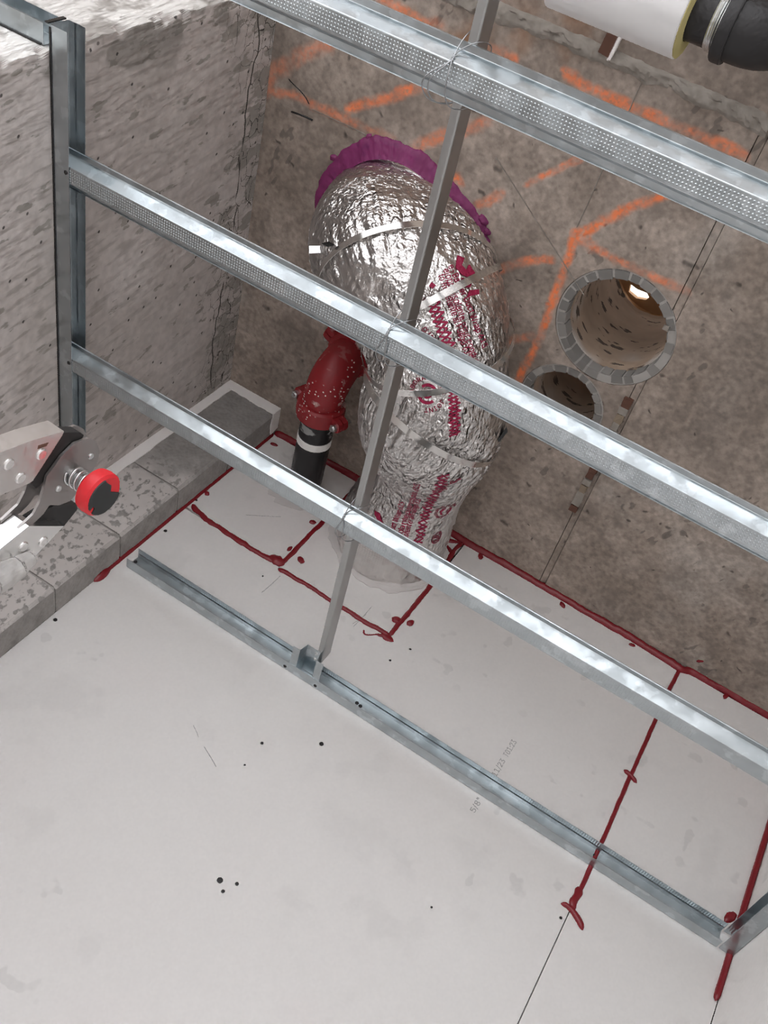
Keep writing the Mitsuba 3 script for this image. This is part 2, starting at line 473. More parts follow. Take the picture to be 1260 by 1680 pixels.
obj('backing', man(bx(SIDE, 3, BACK, 4.2, ZS + .02, ZS + ST + .01)) - cutters[0] - cutters[1] - cutters[2], 'm_slab', 'ceiling', smooth=20)
tag('ceiling', 'stained grey concrete slab overhead with orange spray marks', kind='structure')


def ridge(x0, x1, y, w, h, seed, name='ridge'):
    xs = np.arange(x0, x1, .004)
    prof = np.linspace(-1, 1, 9)
    X, T = np.meshgrid(xs, prof, indexing='ij')
    nz = meshkit.fbm(np.stack([X * 60, T * 2, X * 0 + seed], -1), 4, seed) - .5
    nz2 = meshkit.fbm(np.stack([X * 14, X * 0 + 2., X * 0 + seed], -1), 3, seed + 1) - .5
    Y = y + T * w / 2 * (1 + .8 * nz2) + nz * .006 + nz2 * .014
    Z = ZS - (1 - np.abs(T) ** 1.6) * h * (.6 + 1.6 * nz + 1.2 * nz2) + np.where(np.abs(T) > .99, .004, 0)
    v = np.stack([X, Y, Z], -1).reshape(-1, 3)
    n, k = X.shape
    i, j = np.meshgrid(np.arange(n - 1), np.arange(k - 1), indexing='ij')
    q = np.stack([i * k + j, i * k + j + 1, (i + 1) * k + j + 1, (i + 1) * k + j], -1).reshape(-1, 4)
    top = v + np.array([0, 0, .006])
    f = np.vstack([q[:, [0, 1, 2]], q[:, [0, 2, 3]]])
    m = trimesh.Trimesh(v, f, process=False)
    if m.face_normals[:, 2].mean() > 0:
        m.invert()
    return obj(name, m, 'm_rubble', 'ceiling', smooth=25)


ridge(-1.3, -.16, .553, .034, .011, 3)
ridge(-.16, .30, .553, .018, .004, 5)
# crumbs of mortar and wood stuck in the joint behind the openings
for i in range(16):
    y = 1.165 + i * .0215
    if 1.36 < y < 1.375:
        continue
    w, l = rng.uniform(.007, .011), rng.uniform(.008, .012)
    m = bx(-w, w, -l, l, -.006, .006)
    m.vertices += (meshkit.noise(m.vertices * 400 + i, i)[:, None] - .5) * .006
    m.apply_translation((-.1745 - .004 * (i / 16), y, ZS - .002))
    obj('rubble', m, ('m_wood', 'm_rubble', 'm_wood_pale', 'm_rubble', 'm_rubble')[i % 5 if i not in (0, 9, 10) else 0], 'ceiling', smooth=False)
obj('rubble', bx(-.177, -.166, .965, .975, ZS - .004, ZS), 'm_rubble', 'ceiling', smooth=False)
for (x, y, sx, sy, mm) in ((-.478, .522, .011, .026, 'm_wood'), (-.466, .528, .003, .026, 'm_white_sealant')):
    m = bx(-sx, sx, -sy, sy, -.005, .005)
    m.apply_transform(trimesh.transformations.rotation_matrix(.12, [0, 0, 1]))
    m.apply_translation((x, y, ZS - .003))
    obj('wood_sliver', m, mm, 'ceiling', smooth=False)
# thin board seams seen as fine dark lines
for (a, b) in (((-.398, .545), (-.415, .86)), ((-1.05, .874), (-.80, .874)), ((-.62, .80), (-.35, .985)), ((.165, 1.66), (.198, 1.755))):
    p = np.array([[a[0] + (b[0] - a[0]) * t, a[1] + (b[1] - a[1]) * t, ZS - .0008] for t in np.linspace(0, 1, 14)])
    p[:, :2] += (meshkit.noise(p * 40, 4)[:, None] - .5) * .004
    obj('seam', tube(p, .0010, 5), 'm_rubble', 'ceiling', smooth=True)

# the two openings: a sleeve lined with mortar segments
def sleeve(key, c, r_in, r_out, nseg, lbl, lean, top_r, seed):
    n = numbered(key)
    rg = np.random.default_rng(seed)
    a = 0.0
    edges = np.cumsum(rg.uniform(.75, 1.25, nseg))
    edges = np.r_[0, edges] / edges[-1] * 2 * np.pi
    for a0, a1 in zip(edges[:-1], edges[1:]):
        g = .0028 / r_out
        t = np.linspace(a0 + g, a1 - g, 6)
        ro, ri = r_out - rg.uniform(.001, .005), r_in + rg.uniform(-.001, .002)
        poly = Polygon(np.vstack([np.stack([np.cos(t) * ro, np.sin(t) * ro], 1), np.stack([np.cos(t[::-1]) * ri, np.sin(t[::-1]) * ri], 1)]))
        m = extr(poly, .030)
        m.apply_translation((c[0], c[1], ZS + .0005 + rg.uniform(-.001, .003)))
        obj('segment', m, 'm_segment' if rg.random() < .7 else 'm_segment_light', n, smooth=25)
    # mortar bed behind the segments
    ring = Point(0, 0).buffer(r_out - .0005, quad_segs=24).difference(Point(0, 0).buffer(r_in + .003, quad_segs=24))
    m = extr(ring, .26)
    m.apply_translation((c[0], c[1], ZS + .0025))
    obj('mortar_bed', m, 'm_mortar', n)
    prof = [(r_in + .003, .031), (r_in - .001, .031), (r_in - .0015, .12), (r_in - .003, .20), (r_in - .004, ST + .0), (r_in - .009, ST + .006), (r_in + .006, ST + .008), (r_in + .003, .25)]
    obj('tube', bumpy(lathe(prof + prof[:1], (c[0], c[1], ZS), (0, 0, 1), 56), .02, .0018, 40, seed), 'm_sleeve', n, smooth=40)
    up = [(top_r, ST + .012), (top_r - .004, ST + .012), (top_r - .004, ST + .050), (top_r, ST + .050), (top_r, ST + .012)]
    obj('upper_form', lathe(up, (c[0] + lean[0], c[1] + lean[1], ZS), (0, 0, 1), 56), 'm_tube_brown', n)
    tag(n, lbl, 'pipe opening', 'round openings in the slab')
    return n


s1 = sleeve('sleeve_opening', BIG, .107, .1285, 25, 'larger round opening through the slab lined with a ring of grey mortar pieces', (.0, .008), .112, 4)
s2 = sleeve('sleeve_opening', SMALL, .079, .0985, 21, 'smaller round opening, half hidden behind the middle channel, touching the larger one', (0, .0), .086, 9)
# added lids above limit the daylight entering; the larger one leaves a gap
added_lid = extr(Point(0, 0).buffer(.15, quad_segs=16).difference(Polygon([(-.060, .066), (-.040, .070), (-.016, .068), (-.006, .076), (-.012, .086), (-.034, .092), (-.056, .086)])).difference(sbox(-.2, -.2, .2, -.060)), .012)
added_lid.apply_translation((BIG[0], BIG[1] + .008, ZS + ST + .052))
obj('added_lid', added_lid, 'm_tube_brown', s1)
added_lid = extr(sbox(-.12, -.058, .12, .12), .012)
added_lid.apply_translation((SMALL[0], SMALL[1], ZS + ST + .052))
obj('added_lid', added_lid, 'm_tube_brown', s2)

# the concrete column on the left
m = man(bx(-2.05, XC, YF, 1.6785, -H, ZS - .0005))
m = bumpy(m, .016, .0024, 10, 2)
v = m.vertices
near = np.hypot(np.maximum(XC - v[:, 0], 0), np.maximum(v[:, 1] - YF, 0))
chip = np.clip(1 - near / .022, 0, 1) * (.15 + 2.4 * np.clip(meshkit.fbm(v * np.array([30, 30, 60]), 3, 5) - .35, 0, 1))
v = v + np.array([-1, 1, 0]) * (chip * .010)[:, None]
m.vertices = v
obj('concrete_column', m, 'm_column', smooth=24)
tag('concrete_column', 'rough skim-coated concrete column on the left, rising to the slab', 'column')

# blocks stacked behind the column
n = 'block_wall'
zs = [1.815 - .004, 1.590, 1.389, 1.186, .983, .780, .577, .374, .171, -.032, -.235, -.438, -.641, -.844, -1.047, -1.25, -1.5]
for k, (z1, z0) in enumerate(zip(zs[:-1], zs[1:])):
    sec = Polygon([(-1.39, 1.6805), (-1.005, 1.6805), (-.9982, 1.687), (-.9982, 1.87), (-1.39, 1.87)])
    mm = extr(sec, z1 - z0 - .006)
    mm.apply_translation((0, 0, z0 + .003))
    mm = bumpy(mm, .03, .0016, 30, k) if z1 > .5 else mm
    obj('block', mm, 'm_block', n, smooth=30)
    obj('mortar_joint', bx(-1.388, -1.0015, 1.684, 1.868, z1 - .0035, z1 + .0035), 'm_mortar', n)
tag(n, 'narrow stack of grey concrete blocks between the column and the white drywall', 'block wall')

# white sealant band round the top of the blocks and up the column joint
rg = np.random.default_rng(3)
def wavy(a, b, n, amp, seed):
    t = np.linspace(0, 1, n)
    p = np.asarray(a)[None] + (np.asarray(b) - np.asarray(a))[None] * t[:, None]
    d = np.asarray(b) - np.asarray(a)
    nrm = np.array([-d[1], d[0]]) / np.linalg.norm(d)
    return p + nrm * ((meshkit.fbm(np.stack([t * n * .35, t * 0, t * 0 + seed], 1), 3, seed) - .5) * 2 * amp)[:, None]


def strip(poly, thick, origin, ex, ey, ez):
    return frame_to(extr(poly, thick), origin, ex, ey, ez)


n = 'sealant_band'
top = Polygon(np.vstack([[(-1.166, ZS - .0006), (-.9975, ZS - .0006)], wavy((-.9975, 1.780), (-1.14, 1.781), 22, .004, 2), [(-1.166, 1.775)]]))
obj('top_band', strip(top, .0025, (0, 1.6795, 0), (1, 0, 0), (0, 0, 1), (0, -1, 0)), 'm_white_sealant', n)
sd = Polygon([(1.677, ZS - .0006), (1.745, ZS - .0006), (1.752, 1.782), (1.72, 1.774), (1.677, 1.780)])
obj('side_band', strip(sd, .0025, (-.9985, 0, 0), (0, 1, 0), (0, 0, 1), (1, 0, 0)), 'm_white_sealant', n)
vb = Polygon(np.vstack([wavy((-1.1658, -1.4), (-1.1658, 1.79), 160, .0004, 1), wavy((-1.139, 1.79), (-1.139, -1.4), 160, .0055, 4)]))
obj('joint_band', strip(vb, .0022, (0, 1.6798, 0), (1, 0, 0), (0, 0, 1), (0, -1, 0)), 'm_white_sealant', n)
tag(n, 'white sealant smoothed along the top and left edge of the grey blocks', 'sealant')

# drywall on the far wall
HOLE_D = (-.522, 1.658, .114)
HOLE_P = (-.815, 1.680, .050)


def board(key, poly, parent='wall_back'):
    return obj(key, strip(poly, .0155, (0, YW + .0155, 0), (1, 0, 0), (0, 0, 1), (0, -1, 0)), 'm_drywall', parent, smooth=False)


TOPZ = 1.800
circ = lambda c: affinity.translate(Point(0, 0).buffer(c[2], quad_segs=20), c[0], c[1])
main = Polygon([(-.9975, -H), (.2265, -H), (.2265, TOPZ), (-.3870, TOPZ), (-.3870, 1.4085), (-.7065, 1.4085), (-.7065, 1.4165), (-.9975, 1.4165)])
board('drywall_panel', main)
board('drywall_panel', Polygon([(-.9975, 1.4235), (-.7125, 1.4235), (-.7125, TOPZ), (-.9975, TOPZ)]).difference(circ(HOLE_P)))
board('drywall_panel', Polygon([(-.7055, 1.4155), (-.3925, 1.4155), (-.3925, TOPZ), (-.7055, TOPZ)]).difference(circ(HOLE_D)))
board('drywall_panel', sbox(.2288, -H, .5335, TOPZ))
obj('backing_board', strip(sbox(-.998, -H, .56, ZS - .006).difference(circ(HOLE_D)).difference(circ(HOLE_P)), .0155, (0, YW + .0320, 0), (1, 0, 0), (0, 0, 1), (0, -1, 0)), 'm_gap_shade', 'wall_back', smooth=False)  # board coloured black to stand in for shade in the joint gap
for (x, z, r) in ((-.980, 1.326, .0042), (-.358, 1.074, .0050), (-.456, .999, .0034), (-.454, .937, .0022), (-.719, 1.365, .0022), (-.984, .968, .0046), (-.349, .720, .0058), (-.320, .733, .0036), (-.332, .707, .0036), (.218, 1.045, .0032), (-.353, 1.353, .0028), (-.332, 1.411, .0030), (-.991, 1.458, .0032), (0.0, .912, .0022)):
    obj('screw', lathe([(0, .0002), (r * .6, .0003), (r, .0001), (r, -.004), (0, -.004), (0, .0002)], (x, YW, z), (0, -1, 0), 16), 'm_screw_black', 'wall_back')
for (a, b, r) in (((-.691, 1.323), (-.688, 1.393), .0008), ((-.543, .920), (-.496, .899), .0008), ((-.470, 1.380), (-.468, 1.460), .0006), ((-.476, 1.385), (-.466, 1.43), .0006), ((-.59, .945), (-.565, .93), .0006), ((-.87, 1.50), (-.80, 1.555), .0005)):
    obj('pencil_mark', tube([(a[0], YW - .0002, a[1]), ((a[0] + b[0]) / 2 + .001, YW - .0002, (a[1] + b[1]) / 2), (b[0], YW - .0002, b[1])], r, 5), 'm_ink', 'wall_back')
# the mill's small print up the board edge
for txt, z0, z1 in (('5/8" C', 1.136, 1.192), ('/11/23', 1.232, 1.287), ('T01:23', 1.297, 1.346)):
    m = meshkit.text_mesh(txt, .0125, .0003)
    m.apply_scale([(z1 - z0) / m.extents[0], 1, 1])
    m.apply_translation((-m.bounds[0][0], -.006, 0))
    obj('small_print', frame_to(m, (-.0255, YW - .0003, z0), (0, 0, 1), (-1, 0, 0), (0, -1, 0)), 'm_ink', 'wall_back', smooth=False)
tag('wall_back', 'white drywall at the far end, its panels joined with dark red firestop', kind='structure')

obj('drywall_panel', bx(XR, XR + .0155, -1.2, 1.7605, -H, TOPZ + .006), 'm_drywall', 'wall_right', smooth=False)
tag('wall_right', 'white drywall on the right side', kind='structure')

# ---------------------------------------------------------------- ceiling frame
def hat_profile(w_top=.0750, face=.0300, web=.0520, h=.0220, lip=.0030):
    p = [(-w_top / 2 + .001, h - lip), (-w_top / 2, h), (-web / 2, h), (-face / 2, 0), (face / 2, 0), (web / 2, h), (w_top / 2, h), (w_top / 2 - .001, h - lip)]
    return rounded(p, .0019)


def rounded(p, r):
    """The polyline with its bends rounded."""
    p = [np.array(q, float) for q in p]
    out = [p[0]]
    for a, b, c in zip(p[:-2], p[1:-1], p[2:]):
        u, v = (a - b) / np.linalg.norm(a - b), (c - b) / np.linalg.norm(c - b)
        ang = math.acos(np.clip(u @ v, -1, 1))
        d = min(r / math.tan(ang / 2), .45 * np.linalg.norm(a - b), .45 * np.linalg.norm(c - b))
        for t in np.linspace(0, 1, 6):
            out.append((1 - t) ** 2 * (b + u * d) + 2 * t * (1 - t) * b + t * t * (b + v * d))
    out.append(p[-1])
    return [tuple(q) for q in out]


HZ = ZC + .0016
for yc, x0, x1, lbl in zip(HATS, (-1.75, -1.1600, -1.1600), (.5300, .5300, .5300), ('galvanised hat channel nearest the top of the photo, its dimpled face catching bright dots', 'middle galvanised hat channel, crossing below the red elbow and the foil elbow', 'lowest galvanised hat channel, crossing below the black pipe and foil duct')):
    k = numbered('hat_channel')
    poly = LineString([(y, z) for y, z in hat_profile()]).buffer(.0004, cap_style=2, join_style=1, quad_segs=3)
    mm = frame_to(extr(poly, x1 - x0), (x0, yc, HZ + .0004), (0, 1, 0), (0, 0, 1), (1, 0, 0))
    obj('profile', mm, 'm_hat', k, smooth=32)
    xs = np.arange(max(x0 + .012, -1.14), x1 - .3, .0050)
    hexa = np.arange(6) * np.pi / 3
    one = np.vstack([np.stack([np.cos(hexa) * .0016, np.sin(hexa) * .0016, hexa * 0], 1), np.stack([np.cos(hexa) * .0007, np.sin(hexa) * .0007, hexa * 0 - .0007], 1)])
    of = np.array([[i, 6 + i, (i + 1) % 6] for i in range(6)] + [[(i + 1) % 6, 6 + i, 6 + (i + 1) % 6] for i in range(6)] + [[6, 9, 7], [7, 9, 8], [6, 10, 9], [6, 11, 10]])
    cc = np.array([(xx, yc + .0048 * r, HZ) for xx in xs for r in (-2, -1, 0, 1, 2)])
    V = (cc[:, None] + one[None]).reshape(-1, 3)
    F = (of[None] + 12 * np.arange(len(cc))[:, None, None]).reshape(-1, 3)
    dm = trimesh.Trimesh(V, F, process=False)
    if dm.face_normals[:, 2].mean() > 0:
        dm.invert()
    tag(obj('dimples', dm, 'm_hat', k, smooth=False), kind='stuff')
    tag(k, lbl, 'metal channel', 'hat channels of the ceiling frame')
for k, yc in (('hat_channel_001', HATS[1]), ('hat_channel_002', HATS[2])):
    obj('screw', lathe([(0, -.0022), (.0022, -.0022), (.0038, -.0010), (.0040, .0), (0, .0)], (-1.1375, yc - .004, ZC - .0004), (0, 0, 1), 16), 'm_screw_black', k)

# edge tracks: lower leg, web, upper leg
def track(key, legs, origin, out, along, length, lbl, height=.0392):
    lo, up = legs
    pts = [(lo, .0), (0, 0), (0, height), (up * .36, height), (up * .45, height + .0012), (up, height)]
    pts = rounded(pts, .0012)
    return_key = obj(key, sheet(pts, .0008, length, origin, out, (0, 0, 1), along), 'm_track', smooth=32)
    tag(return_key, lbl, 'metal track', 'edge tracks of the ceiling frame')
    return return_key


t_left = track('edge_track', (.0345, .0345), (XC + .0012, .6265, ZC), (1, 0, 0), (0, 1, 0), 1.050, 'grey metal edge track fixed along the side of the concrete column')
t_wall = track('edge_track', (.0285, .0300), (-.9720, YW - .0012, ZC), (0, -1, 0), (1, 0, 0), 1.474, 'long metal edge track on the white drywall, running down to the lower right')
t_right = track('edge_track', (.0285, .0285), (XR - .0012, -1.2, ZC - .0010), (-1, 0, 0), (0, 1, 0), 2.957, 'metal edge track on the side wall at the lower right corner')
t_front = track('edge_track', (.0340, .0340), (-2.0, YF - .0012, ZC + .0005), (0, -1, 0), (1, 0, 0), .820, 'metal edge track on the front of the column at the upper left corner')
# thin black strips stand in for the shadow gap behind two tracks
for tr, mm in ((t_left, bx(XC + .0002, XC + .0030, .63, 1.67, ZC - .0022, ZC - .0005)), (t_front, bx(-2.0, -1.185, YF - .003, YF - .0002, ZC - .0022, ZC - .0003))):
    obj('dark_strip', mm, 'm_screw_black', tr)
mm = sheet([(0, -.002), (0, .037)], .0022, .007, (XC - .008, YF - .040, ZC), (0, 1, 0), (0, 0, 1), (1, 0, 0))
obj('dark_strip', mm, 'm_screw_black', t_left)
for (x, y, z, ax, key) in ((-.5265, YW - .010, ZC - .0004, (0, 0, 1), t_wall), (-.4460, YW - .010, ZC - .0004, (0, 0, 1), t_wall)):
    obj('screw', lathe([(0, -.0024), (.0020, -.0024), (.0036, -.0010), (.0040, .0), (0, .0)], (x, y, z), ax, 16), 'm_screw_black', key)
for x, z in ((-.966, 1.204), (-.352, 1.206), (-.342, 1.204), (.227, 1.206)):
    obj('screw', lathe([(0, .0024), (.0020, .0024), (.0038, .0010), (.0042, .0), (0, .0)], (x, YW - .0016, z), (0, -1, 0), 16), 'm_screw_black', t_wall)

# carrier channel lying on the hat channels, slightly skew
RA = math.atan(.0168)
RD = np.array([math.sin(RA), math.cos(RA), 0])
RX = np.array([math.cos(RA), -math.sin(RA), 0])
RZ = HZ + .0232
def runner_x(y):                       # x of the web's outer side
    return -.4720 + (y - .806) * .0168
cs = rounded([(-.0125, 0.0), (0, 0.0), (0, .0380), (-.0125, .0380)], .0028)
y0, y1 = -.60, 1.705
poly = LineString(cs).buffer(.0007, cap_style=2, join_style=1, quad_segs=5)
obj('carrier_channel', frame_to(extr(poly, (y1 - y0) / math.cos(RA)), (runner_x(y0), y0, RZ), RX, (0, 0, 1), RD), 'm_runner', smooth=32)
tag('carrier_channel', 'long steel carrier channel lying across the three hat channels', 'metal channel')

# hat-shaped clip that ties it to the wall track
k = 'channel_clip'
cx = -.4800
pts = [(-.0385, .0), (-.0215, .0), (-.0165, .0230), (.0165, .0230), (.0215, .0), (.0385, .0)]
obj('body', sheet(pts, .0008, .086, (cx, 1.6720, ZC + .0012), (1, 0, 0), (0, 0, 1), (0, 1, 0)), 'm_track', k, smooth=25)
for y in (1.684, 1.703):
    obj('screw', lathe([(0, -.0024), (.0022, -.0024), (.0040, -.0006), (.0052, -.0002), (.0052, .0004), (0, .0004)], (cx + .008, y, ZC + .0237), (0, 0, 1), 14), 'm_screw_zinc', k)
tag(k, 'short hat-shaped metal clip fixing the carrier channel to the wall track', 'metal clip')

# tie wires: a saddle tie at every crossing
def tie(yc, lbl, loops, seed):
    xc = runner_x(yc) - .006
    zt, zb = RZ + .041, HZ - .0016
    kx = -.010
    k = numbered('tie_wire')
    cross = np.array([xc + kx - .004, yc - .0235, HZ + .0095])
    L, R = xc - .0105, xc + .0105
    s = []
    s.append([(L, yc - .01, zt), (L - .001, yc - .043, zt - .002), (L - .002, yc - .0405, RZ - .002), cross + [0, -.001, 0], (xc + kx - .001, yc - .0172, HZ - .0008)])
    s.append([(R - .004, yc - .005, zt), (R, yc - .020, zt), (R + .0005, yc - .041, RZ + .010), (R - .004, yc - .0415, RZ - .001), cross + [.0015, -.0012, .001], (xc + kx - .004, yc - .0170, HZ - .001)])
    for dx, sag, ex in loops:
        s.append([(xc + kx - .003, yc - .0178, HZ - .0002), (xc + kx + dx * .45, yc - .006, zb - sag), (xc + kx + dx, yc + .0170, zb - sag * 1.0), (xc + kx + dx + .004, yc + .034, zb + .004 - sag * .7), (xc + ex, yc + .043, RZ + .002), (xc + ex, yc + .030, zt)])
    for j, p in enumerate(s):
        obj('strand', tube(spline(p, 46), .00085, 6), 'm_wire', k, smooth=True)
    tw_ = []
    for t in np.linspace(0, 1, 26):
        c = cross + (np.array([xc + kx - .002, yc - .0155, HZ - .002]) - cross) * t
        tw_.append(c + .0014 * np.array([math.cos(t * 16), 0.4 * math.sin(t * 16), .6 * math.sin(t * 16)]))
    obj('twist', tube(tw_, .0009, 6), 'm_wire', k, smooth=True)
    tag(k, lbl, 'wire', 'wire ties at the channel crossings')


tie(HATS[0], 'twisted wire tie with long loops where the carrier crosses the topmost hat channel', [(-.030, .010, -.012), (-.022, .009, -.010), (.002, .006, .010)], 1)
tie(HATS[1], 'twisted wire tie where the carrier crosses the middle hat channel', [(-.012, .0015, -.010), (.004, .001, .011)], 2)
tie(HATS[2], 'twisted wire tie where the carrier crosses the lowest hat channel', [(-.010, .001, -.010), (.004, .001, .011)], 3)

# ---------------------------------------------------------------- foil-wrapped duct
Q = np.array([(-0.82, 1.046, 1.851, 0.150), (-0.807, 1.040, 1.752, 0.132), (-0.716, 1.029, 1.676, 0.161), (-0.582, 1.085, 1.637, 0.146), (-0.512, 1.188, 1.57, 0.132), (-0.516, 1.302, 1.608, 0.152), (-0.5, 1.398, 1.634, 0.113), (-0.518, 1.555, 1.652, 0.109), (-0.522, 1.789, 1.66, 0.114)])
tt = np.r_[0, np.cumsum(np.linalg.norm(np.diff(Q[:, :3], axis=0), axis=1))]
S = CubicSpline(tt / tt[-1], Q)(np.linspace(0, 1, 120))
STRAPS = [((-0.6899, 0.8983, 1.5683), (-.621, -.383, .684), 2), ((-0.5378, 0.9543, 1.5579), (.799, .584, -.147), 1), ((-0.5085, 1.1224, 1.4457), (-.394, -.913, -.109), 1), ((-0.4258, 1.2350, 1.4556), (-.236, .896, -.377), 5)]


def axis_near(c, nrm):
    d = np.abs((S[:, :3] - c) @ nrm)
    i = np.argmin(d + .3 * np.linalg.norm(S[:, :3] - c, axis=1))
    o = S[i, :3]
    return o - nrm * ((o - c) @ nrm)


STR = []
for c, nrm, depth in STRAPS:
    nrm = np.array(nrm) / np.linalg.norm(nrm)
    STR.append((np.array(c), nrm, depth * .0018, axis_near(np.array(c), nrm)))


def sdf0(p):
    d = np.linalg.norm(p[..., None, :] - S[:, :3], axis=-1) - S[:, 3]
    m = d.min(-1)
    return m - .012 * np.log(np.exp(-(d - m[..., None]) / .012).sum(-1) / 6)


def sdf(p, fine=True):
    out = np.empty(len(p))
    for i in range(0, len(p), 40000):
        out[i:i + 40000] = sdf0(p[i:i + 40000])
    for c, nrm, dep, o in STR:
        h = (p - o) @ nrm
        near = np.clip(1 - np.linalg.norm(p - o, axis=1) / .30, 0, 1) ** .3
        out = out + dep * np.exp(-(h / .022) ** 2) * near
        if fine and dep > .0019:
            r = p - o
            r = r - nrm * h[:, None]
            r /= np.linalg.norm(r, axis=1, keepdims=True) + 1e-9
            rid = np.abs(meshkit.fbm(r * 8 + 3, 3, 11) - .5)
            out = out + .075 * (rid - .1) * np.exp(-(h / .06) ** 2) * near * min(1, dep / .006)
    if fine:
        k = np.clip((meshkit.fbm(p * 6.5 + 2, 2, 24) - .36) / .26, 0, 1)
        a = np.abs(meshkit.fbm(p * 15, 4, 21) - .5)
        b = np.abs(meshkit.fbm(p * np.array([44, 26, 44]) + 5, 4, 22) - .5)
        out = out + ((a - .1) * .022 + (b - .1) * .016) * (.4 + .6 * k)
    return out


g = np.stack(np.meshgrid(*[np.linspace(0, 1, k) for k in (76, 92, 62)], indexing='ij'), -1)
LO, HI = np.array([-1.02, .80, 1.38]), np.array([-.30, 1.93, 2.04])
GV = sdf((LO + g.reshape(-1, 3) * (HI - LO)), fine=False).reshape(76, 92, 62)
GS = (np.array(GV.shape) - 1) / (HI - LO)
GL = GV.tolist()


def lookup(x, y, z):
    a, b, c = (x - LO[0]) * GS[0], (y - LO[1]) * GS[1], (z - LO[2]) * GS[2]
    i, j, k = min(max(int(a), 0), 74), min(max(int(b), 0), 90), min(max(int(c), 0), 60)
    a -= i; b -= j; c -= k
    g0, g1 = GL[i], GL[i + 1]
    r = lambda q: (q[k] * (1 - c) + q[k + 1] * c)
    return -((r(g0[j]) * (1 - b) + r(g0[j + 1]) * b) * (1 - a) + (r(g1[j]) * (1 - b) + r(g1[j + 1]) * b) * a)


mm = tri(manifold3d.Manifold.level_set(lookup, [*LO, *HI], .017))
mm.merge_vertices()
v, f = trimesh.remesh.subdivide(*trimesh.remesh.subdivide(mm.vertices, mm.faces))
mm = trimesh.Trimesh(v, f)
mm.merge_vertices()
v = np.array(mm.vertices)


def grad(p, e=.004, fine=False):
    q = np.concatenate([p + d for d in np.vstack([np.eye(3), -np.eye(3)]) * e])
    s = sdf(q, fine).reshape(6, -1)
    n = (s[:3] - s[3:]).T
    return n / (np.linalg.norm(n, axis=1, keepdims=True) + 1e-12)


nn = grad(v)
for _ in range(3):
    v = v - nn * np.clip(sdf(v), -.03, .03)[:, None] * .9
# cut off what lies inside the slab and the wall
keep = ~((v[mm.faces][:, :, 2].min(1) > ZS + .06) | (v[mm.faces][:, :, 1].min(1) > YW + .028))
jacket = trimesh.Trimesh(v, mm.faces[keep], process=False)
jacket.remove_unreferenced_vertices()
D = 'foil_duct'
obj('jacket', jacket, 'm_foil', D, smooth=True)
tag(D, 'bulky foil-wrapped duct elbow with dark red print, coming down from the slab into the drywall', 'duct')


def onto(p, off=.0012):
    """Points pulled onto the duct's outer surface."""
    n = grad(p)
    for _ in range(6):
        p = p - n * sdf(p)[:, None] * .9
    return p + n * off


def strap(o, nrm, w, extra=0.0):
    ex = np.cross(nrm, [0.3, 0.2, 1.0]); ex /= np.linalg.norm(ex)
    ey = np.cross(nrm, ex)
    a = np.linspace(0, 2 * np.pi, 181)[:-1]
    d = np.cos(a)[:, None] * ex + np.sin(a)[:, None] * ey
    t = np.full(len(a), .03)
    for _ in range(60):
        t = t - np.clip(sdf(o + d * t[:, None], False), -.02, .02) * .8
    t = np.convolve(np.r_[t[-4:], t, t[:4]], np.ones(9) / 9, 'valid') + .0065 + extra
    ring = o + d * t[:, None]
    V = np.concatenate([ring + nrm * s * w / 2 + d * q for s, q in ((-1, 0), (1, 0), (1, .0012), (-1, .0012))])
    n = len(a)
    i = np.arange(n)
    F = []
    for k in range(4):
        A, B = k * n, ((k + 1) % 4) * n
        F.append(np.stack([A + i, A + (i + 1) % n, B + (i + 1) % n, B + i], 1))
    F = np.vstack(F)
    m = trimesh.Trimesh(V, np.vstack([F[:, [0, 1, 2]], F[:, [0, 2, 3]]]), process=False)
    if m.volume < 0:
        m.invert()
    return m, ring


for i, (c, nrm, dep, o) in enumerate(STR):
    m, ring = strap(o, nrm, .0140, .004 if i > 1 else .0)
    obj('strap', m, 'm_strap', D, smooth=25)
# the loose bright strap end by the buckle
e = onto(np.array([(-.846, 1.012, 1.531), (-0.8415, 1.0197, 1.5612), (-0.8093, 0.9882, 1.5442)]), .012)
m = trimesh.creation.box((.056, .0150, .0012))
ez = np.array([.30, -.75, -.59]); ez /= np.linalg.norm(ez)
ex = e[2] - e[0]; ex -= ez * (ex @ ez); ex /= np.linalg.norm(ex)
obj('strap_end', frame_to(m, e[1] + ez * .006 + ex * .022, ex, np.cross(ez, ex), ez), 'm_tool_bright', D)
m = bx(-.010, .010, -.009, .009, -.002, .002)
obj('buckle', frame_to(m, onto(np.array([(-0.8013, 0.9791, 1.5424)]), .009)[0], (.7, -.5, .1), (.45, .5, .74), (.3, -.62, -.7)), 'm_screw_black', D)


obj('dark_wedge', trimesh.convex.convex_hull(np.array([(-0.3624, 1.2717, 1.585), (-0.3659, 1.284, 1.6003), (-0.358, 1.227, 1.6208), (-0.3615, 1.2389, 1.6365), (-0.351, 1.2338, 1.6171), (-0.3544, 1.2458, 1.6328), (-0.3546, 1.251, 1.6031), (-0.358, 1.2631, 1.6186)])), 'm_tool_black', D, smooth=False)  # small black wedge set against the right side of the duct


